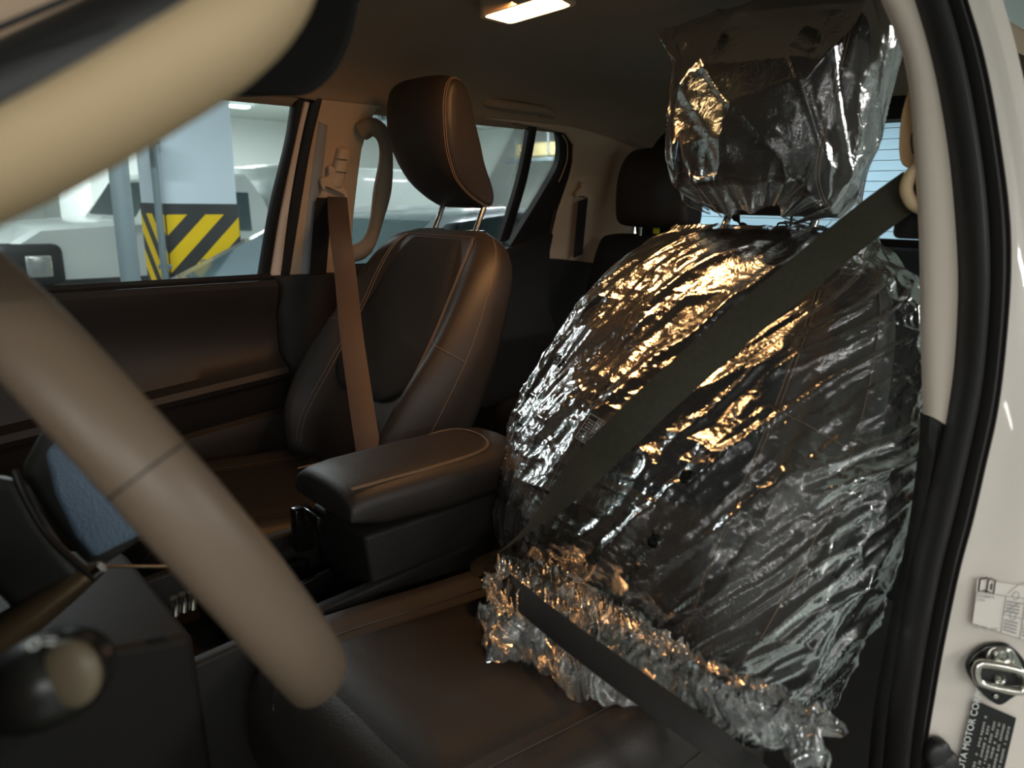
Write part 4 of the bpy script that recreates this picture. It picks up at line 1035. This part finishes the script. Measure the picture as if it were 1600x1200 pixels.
for sa in (155, 25):
    a = math.radians(sa); rd = WX*math.cos(a)+WT*math.sin(a)
    tube('rim_seam', [wp(a, WR)+rd*math.cos(t)*.0183+WN*math.sin(t)*.0238 for t in np.linspace(0, 2*PI, 25)[:-1]], .0009, M['rubber'], sw, n=6, closed=True)
# hub and spokes (dished towards the dashboard)
rings = []
for h, k in ((-.012, .80), (-.006, .95), (.0, 1.0), (.014, 1.0), (.022, .85)):
    rings.append([wp(0, 0, h)+WX*.050*k*math.copysign(abs(math.cos(t))**.6, math.cos(t))+WT*.040*k*math.copysign(abs(math.sin(t))**.6, math.sin(t)) for t in np.linspace(0, 2*PI, 33)[:-1]])
loft('airbag_hub', rings, M['shroud'], sw, 50)
for a in (180, 0, 270):
    a = math.radians(a); rd = WX*math.cos(a)+WT*math.sin(a); td = -WX*math.sin(a)+WT*math.cos(a); p0 = wp(0, 0, .0)+rd*.04; p1 = wp(a, WR-.012, .0)
    hexa('spoke', [p0-td*.024-WN*.012, p0+td*.024-WN*.012, p0+td*.024+WN*.012, p0-td*.024+WN*.012, p1-td*.014-WN*.006, p1+td*.014-WN*.006, p1+td*.014+WN*.006, p1-td*.014+WN*.006], M['shroud'], sw, .004)
# column shroud pieces behind the wheel
ccs = thing('steering_column', (-.38, .65, .55), 'grey steering column cover at the far left behind the wheel rim', 'column cover')
pn = (CAM-Q(120, 800, d=.70)).normalized()
bp_ = QS([(30, 735), (60, 680), (95, 640), (240, 790), (300, 858), (217, 846), (150, 893), (122, 868), (70, 800)], d=.74)
plate('upper_cover', bp_, pn, .06, M['shroud'], ccs, .010, 4)
ip_ = QS([(70, 705), (110, 670), (300, 845), (217, 838), (146, 872), (118, 840), (85, 770)], d=.732)
plate('blue_lit_panel', ip_, pn, .02, M['bluelit'], ccs, .006, 4)
lp_ = QS([(-80, 735), (0, 742), (28, 742), (60, 800), (95, 852), (146, 905), (120, 930), (44, 984), (0, 935), (-80, 860)], d=.66)
plate('lower_cover', lp_, pn, .07, M['shroud'], ccs, .014, 5)
tube('cover_seam', catmull(QS([(22, 735), (42, 782), (80, 842), (150, 905)], d=.652)), .0035, M['rubber'], ccs, n=8)
rings = []
for a, b, r in ((158, 888, .008), (140, 898, .013), (95, 930, .019), (45, 965, .024), (-20, 1008, .026), (-90, 1050, .028)):
    c = Q(a, b, d=.67); rings.append([c+(UU*.86-RR*.5*0)*r*math.sin(2*PI*k/16)+FW*r*math.cos(2*PI*k/16) for k in range(16)])
loft('lit_edge', rings, M['bronzelit'], ccs, 60)  # lit brown of the cover's rounded lower edge put into its colour
tube('clip', [Q(148, 897, d=.64), Q(160, 886, d=.64)], .005, M['chrome'], ccs, n=10)
# light stalk close to the camera
lsk = thing('light_stalk', (-.55, .55, .6), 'rounded dark control stalk end at the bottom left corner', 'stalk')
c = Q(78, 1060, d=.40); ax = (Q(110, 1045, d=.395)-Q(-150, 1150, d=.47)).normalized(); s1 = ax.cross(Vector((0, 0, 1))).normalized(); s2 = s1.cross(ax)
rings = []
for t, r in ((-.20, .012), (-.10, .013), (-.05, .016), (-.03, .024), (-.015, .0275), (0, .0285), (.012, .0275), (.022, .023), (.029, .016), (.032, .007), (.0325, .001)):
    rings.append([c+ax*t+s1*r*1.08*math.cos(2*PI*k/28)+s2*r*.88*math.sin(2*PI*k/28) for k in range(28)])
loft('stalk_body', rings, M['knob'], lsk, 60)
cap = []
e1 = (CAM-c).normalized(); cpos = Q(112, 1052, d=.374)
rings = []
for t, r in ((-.012, .0175), (-.004, .0165), (.0, .014), (.003, .009), (.004, .002)):
    rings.append([cpos+e1*t+RR*r*.95*math.cos(2*PI*k/24)+UU*r*1.05*math.sin(2*PI*k/24) for k in range(24)])
loft('end_cap', rings, mat('olive_highlight_cap', rgb(112, 99, 80), .45, var=(8, .06)), lsk, 60)  # olive highlight on the stalk end put into the cap colour
text('lamp_symbol', '\u2740' if False else 'o=', Q(38, 1016, d=.368), RR, UU*.6+FW*.5, .013, M['glyph'], lsk)
# dash/knee panel under the column, dark footwell block
ka = thing('dashboard', (0, .9, .3), 'black dashboard lower edge behind the steering wheel', 'dashboard')
rings = []
for x in np.linspace(-.70, .70, 30):
    k = .04*math.cos(x*2)
    rings.append([Vector((x, y, z)) for y, z in ((1.15, .15), (.80, .20), (.74-k, .45), (.70-k, .60), (.66-k, .70), (.70, .82), (.85, .88), (1.15, .86))])
loft('dash_body', rings, M['plastic'], ka, 35)
# driver door sill
sl = sempty('trim_5', (-.74, .3, .1), 'black sill cover at the driver door')
rings = []
for y in np.linspace(-.30, 1.1, 16):
    rings.append([Vector((x, y, z)) for x, z in ((-.66, .0), (-.665, .10), (-.69, .13), (-.76, .125), (-.80, .09), (-.80, .0))])
loft('sill_cover', rings, M['plastic'], sl, 35)

# ================================================================== JAMB FITTINGS
JX = (Q(1590, 1060, pl=JP)-Q(1540, 1044, pl=JP)).normalized()
SJ = off(JP, .001)
ln = thing('tyre_pressure_label', Q(1560, 945, pl=SJ), 'white tyre pressure label with an open book symbol on the jamb', 'label')
def jq(pts, k=.001): return QS(pts, pl=off(JP, k))
TL, TR, BR, BL = (1526, 925), (1660, 945), (1652, 1020), (1519, 974)
plate('label_sheet', jq([(1527, 905), (1665, 925), (1655, 1020), (1519, 974)], .0042), JN, .0008, M['label'], ln, 0)
def bil(u, v, k=.0052): 
    a = Vector((1526, 925)).lerp(Vector((1665, 944)), u); b = Vector((1519, 974)).lerp(Vector((1655, 1018)), u); q_ = a.lerp(b, v); return Q(q_.x, q_.y, pl=off(JP, k))
def lines(name, segs, r, m, par): return multi_tube(name, segs, r, m, par, 4)
lines('box_outline', [[bil(0, 0), bil(.33, 0)], [bil(0, 0), bil(0, 1)], [bil(.33, 0), bil(.33, 1)], [bil(.33, .0), bil(1, 0)], [bil(.33, 1), bil(1, 1)], [bil(0, 1), bil(.33, 1)], [bil(.33, .5), bil(1, .5)], [bil(.55, 0), bil(.55, 1)], [bil(.77, 0), bil(.77, 1)]], .00035, M['grey'], ln)
V = []; F = []
for gx in (.35, .57, .79):
    for gy in (.12, .62):
        for k in range(4):
            a, b, c, d_ = bil(gx, gy+k*.085), bil(gx+.15, gy+k*.085), bil(gx+.15, gy+k*.085+.045), bil(gx, gy+k*.085+.045); n0 = len(V); V += [a, b, c, d_]; F.append((n0, n0+1, n0+2, n0+3))
obj('figure_rows', V, F, M['grey'], ln, False)
car = []
for gx, gy in ((.36, -.06), (.36, .46)):
    car.append(catmull([bil(gx-.02, gy), bil(gx+.03, gy-.12), bil(gx+.12, gy-.30), bil(gx+.28, gy-.32), bil(gx+.38, gy-.12), bil(gx+.46, gy-.05)], 4))
    for d_ in (.08, .32): car.append([bil(gx+d_+.035*math.cos(t), gy+.02+.11*math.sin(t)) for t in np.linspace(0, 2*PI, 12)])
lines('car_outline', car, .0003, M['grey'], ln)
bkp = [bil(.02, -.42), bil(.10, -.47), bil(.115, -.40), bil(.13, -.46), bil(.19, -.40), bil(.19, -.02), bil(.12, -.06), bil(.105, -.03), bil(.09, -.07), bil(.02, -.04), bil(.02, -.42)]
lines('open_book_symbol', [bkp, [bil(.11, -.40), bil(.108, -.05)], [bil(.155, -.30), bil(.155, -.12)]], .0008, M['blackprint'], ln)
xd_ = bil(.3, 0)-bil(0, 0); yd_ = bil(0, 0)-bil(0, .5)
text('part_number', '755480019', bil(.01, .14), xd_, yd_, .0042, M['grey'], ln); text('part_number', '110H', bil(.01, .27), xd_, yd_, .0042, M['grey'], ln)
text('code_line', 'DKT50   HZ', bil(.0, 1.14), xd_, yd_, .0055, M['grey'], ln)
# striker
st_ = thing('door_striker', Q(1560, 1055, pl=JP), 'shiny steel door striker on a black rounded plate screwed to the white jamb', 'striker')
so = [(1513, 1052), (1515, 1032), (1535, 1012), (1556, 1006), (1578, 1008), (1600, 1030), (1612, 1056), (1608, 1078), (1585, 1090), (1566, 1102), (1552, 1098), (1532, 1080)]
plate('base_plate', catmull(jq(so, .008), 5, True), JN, .006, M['gloss'], st_, .002, 3)
plate('steel_face', catmull(jq([(1517, 1044), (1536, 1036), (1550, 1012), (1580, 1014), (1596, 1036), (1604, 1060), (1598, 1078), (1560, 1076), (1528, 1066)], .0105), 4, True), JN, .004, M['steel'], st_, .0015, 3)
lp2 = catmull(jq([(1527, 1060), (1527, 1042), (1540, 1036), (1590, 1047), (1602, 1060), (1600, 1076), (1588, 1080), (1540, 1070), ], .022), 6, True)
tube('loop_bar', lp2, .0046, M['chrome'], st_, n=12, closed=True)
plate('loop_recess', catmull(jq([(1536, 1062), (1538, 1046), (1590, 1056), (1592, 1072)], .0125), 3, True), JN, .001, M['blackprint'], st_, 0)
for a, b in ((1566, 1025), (1560, 1060)):
    c = Q(a, b, pl=off(JP, .012)); rings = []
    for h, r in ((0, .0095), (.003, .0095), (.004, .008), (.003, .005), (.001, .0045), (.001, .001)):
        u = JX; v = JN.cross(u); rings.append([c+JN*h+(u*math.cos(t)+v*math.sin(t))*r*(1.05 if b < 1050 else .7) for t in np.linspace(0, 2*PI, 25)[:-1]])
    loft('screw_head', rings, M['steel'], st_, 40)
c = Q(1526, 1044, pl=off(JP, .011)); rings = [[c+JN*h+(JX*math.cos(t)+JN.cross(JX)*math.sin(t))*r for t in np.linspace(0, 2*PI, 17)[:-1]] for h, r in ((0, .005), (.003, .0045), (.0035, .001))]
loft('screw_head', rings, M['steel'], st_, 40)
c = Q(1555, 1087, pl=off(JP, .009)); rings = [[c+JN*h+(JX*math.cos(t)+JN.cross(JX)*math.sin(t))*r for t in np.linspace(0, 2*PI, 13)[:-1]] for h, r in ((0, .003), (.002, .0026), (.0024, .0006))]
loft('rivet', rings, M['chrome'], st_, 40)
# black maker's plate
mp = thing('maker_plate', Q(1540, 1150, pl=SJ), 'black identification sticker with small white lettering below the striker', 'sticker')
c4 = [(1523, 1094), (1588, 1122), (1548, 1290), (1482, 1262)]
plate('plate_sheet', jq(c4, .0042), JN, .0008, M['plate'], mp, 0)
def mq(u, v, k=.0054):
    a = Vector(c4[0]).lerp(Vector(c4[1]), u); b = Vector(c4[3]).lerp(Vector(c4[2]), u); q_ = a.lerp(b, v); return Q(q_.x, q_.y, pl=off(JP, k))
up_ = mq(.5, 0)-mq(.5, 1)   # text runs upward along the long side
lf = mq(0, .5)-mq(1, .5)
text('maker_line', 'TOYOTA MOTOR CORPORATION', mq(.13, .80), up_, lf, .0105, M['glyph'], mp)
V = []; F = []
for u in (.30, .41, .52, .63, .74, .86):
    v = .80
    while v > .10:
        dv = .012+.02*rng.rand()
        if rng.rand() > .25:
            n0 = len(V); V += [mq(u, v), mq(u+.045+.02*rng.rand(), v), mq(u+.045+.02*rng.rand(), v-dv*.7), mq(u, v-dv*.7)]; F.append((n0, n0+1, n0+2, n0+3))
        v -= dv
o = obj('small_print', V, F, M['grey'], mp, False); o['kind'] = 'stuff'
# rubber buffer at the bottom
rbf = thing('rubber_buffer', Q(1462, 1180, pl=JP), 'black ribbed rubber buffer low on the white jamb', 'buffer')
for k, (a, b, r) in enumerate(((1460, 1172, .014), (1474, 1188, .013), (1468, 1200, .018))):
    c = Q(a, b, pl=off(JP, .004)); v = JN.cross(JX)
    rings = [[c+JN*h+(JX*math.cos(t)+v*math.sin(t)*1.25)*r*q_ for t in np.linspace(0, 2*PI, 21)[:-1]] for h, q_ in ((0, 1), (.010, 1), (.014, .85), (.016, .5), (.0165, .05))]
    loft('bump_disc', rings, M['rubber'], rbf, 45)
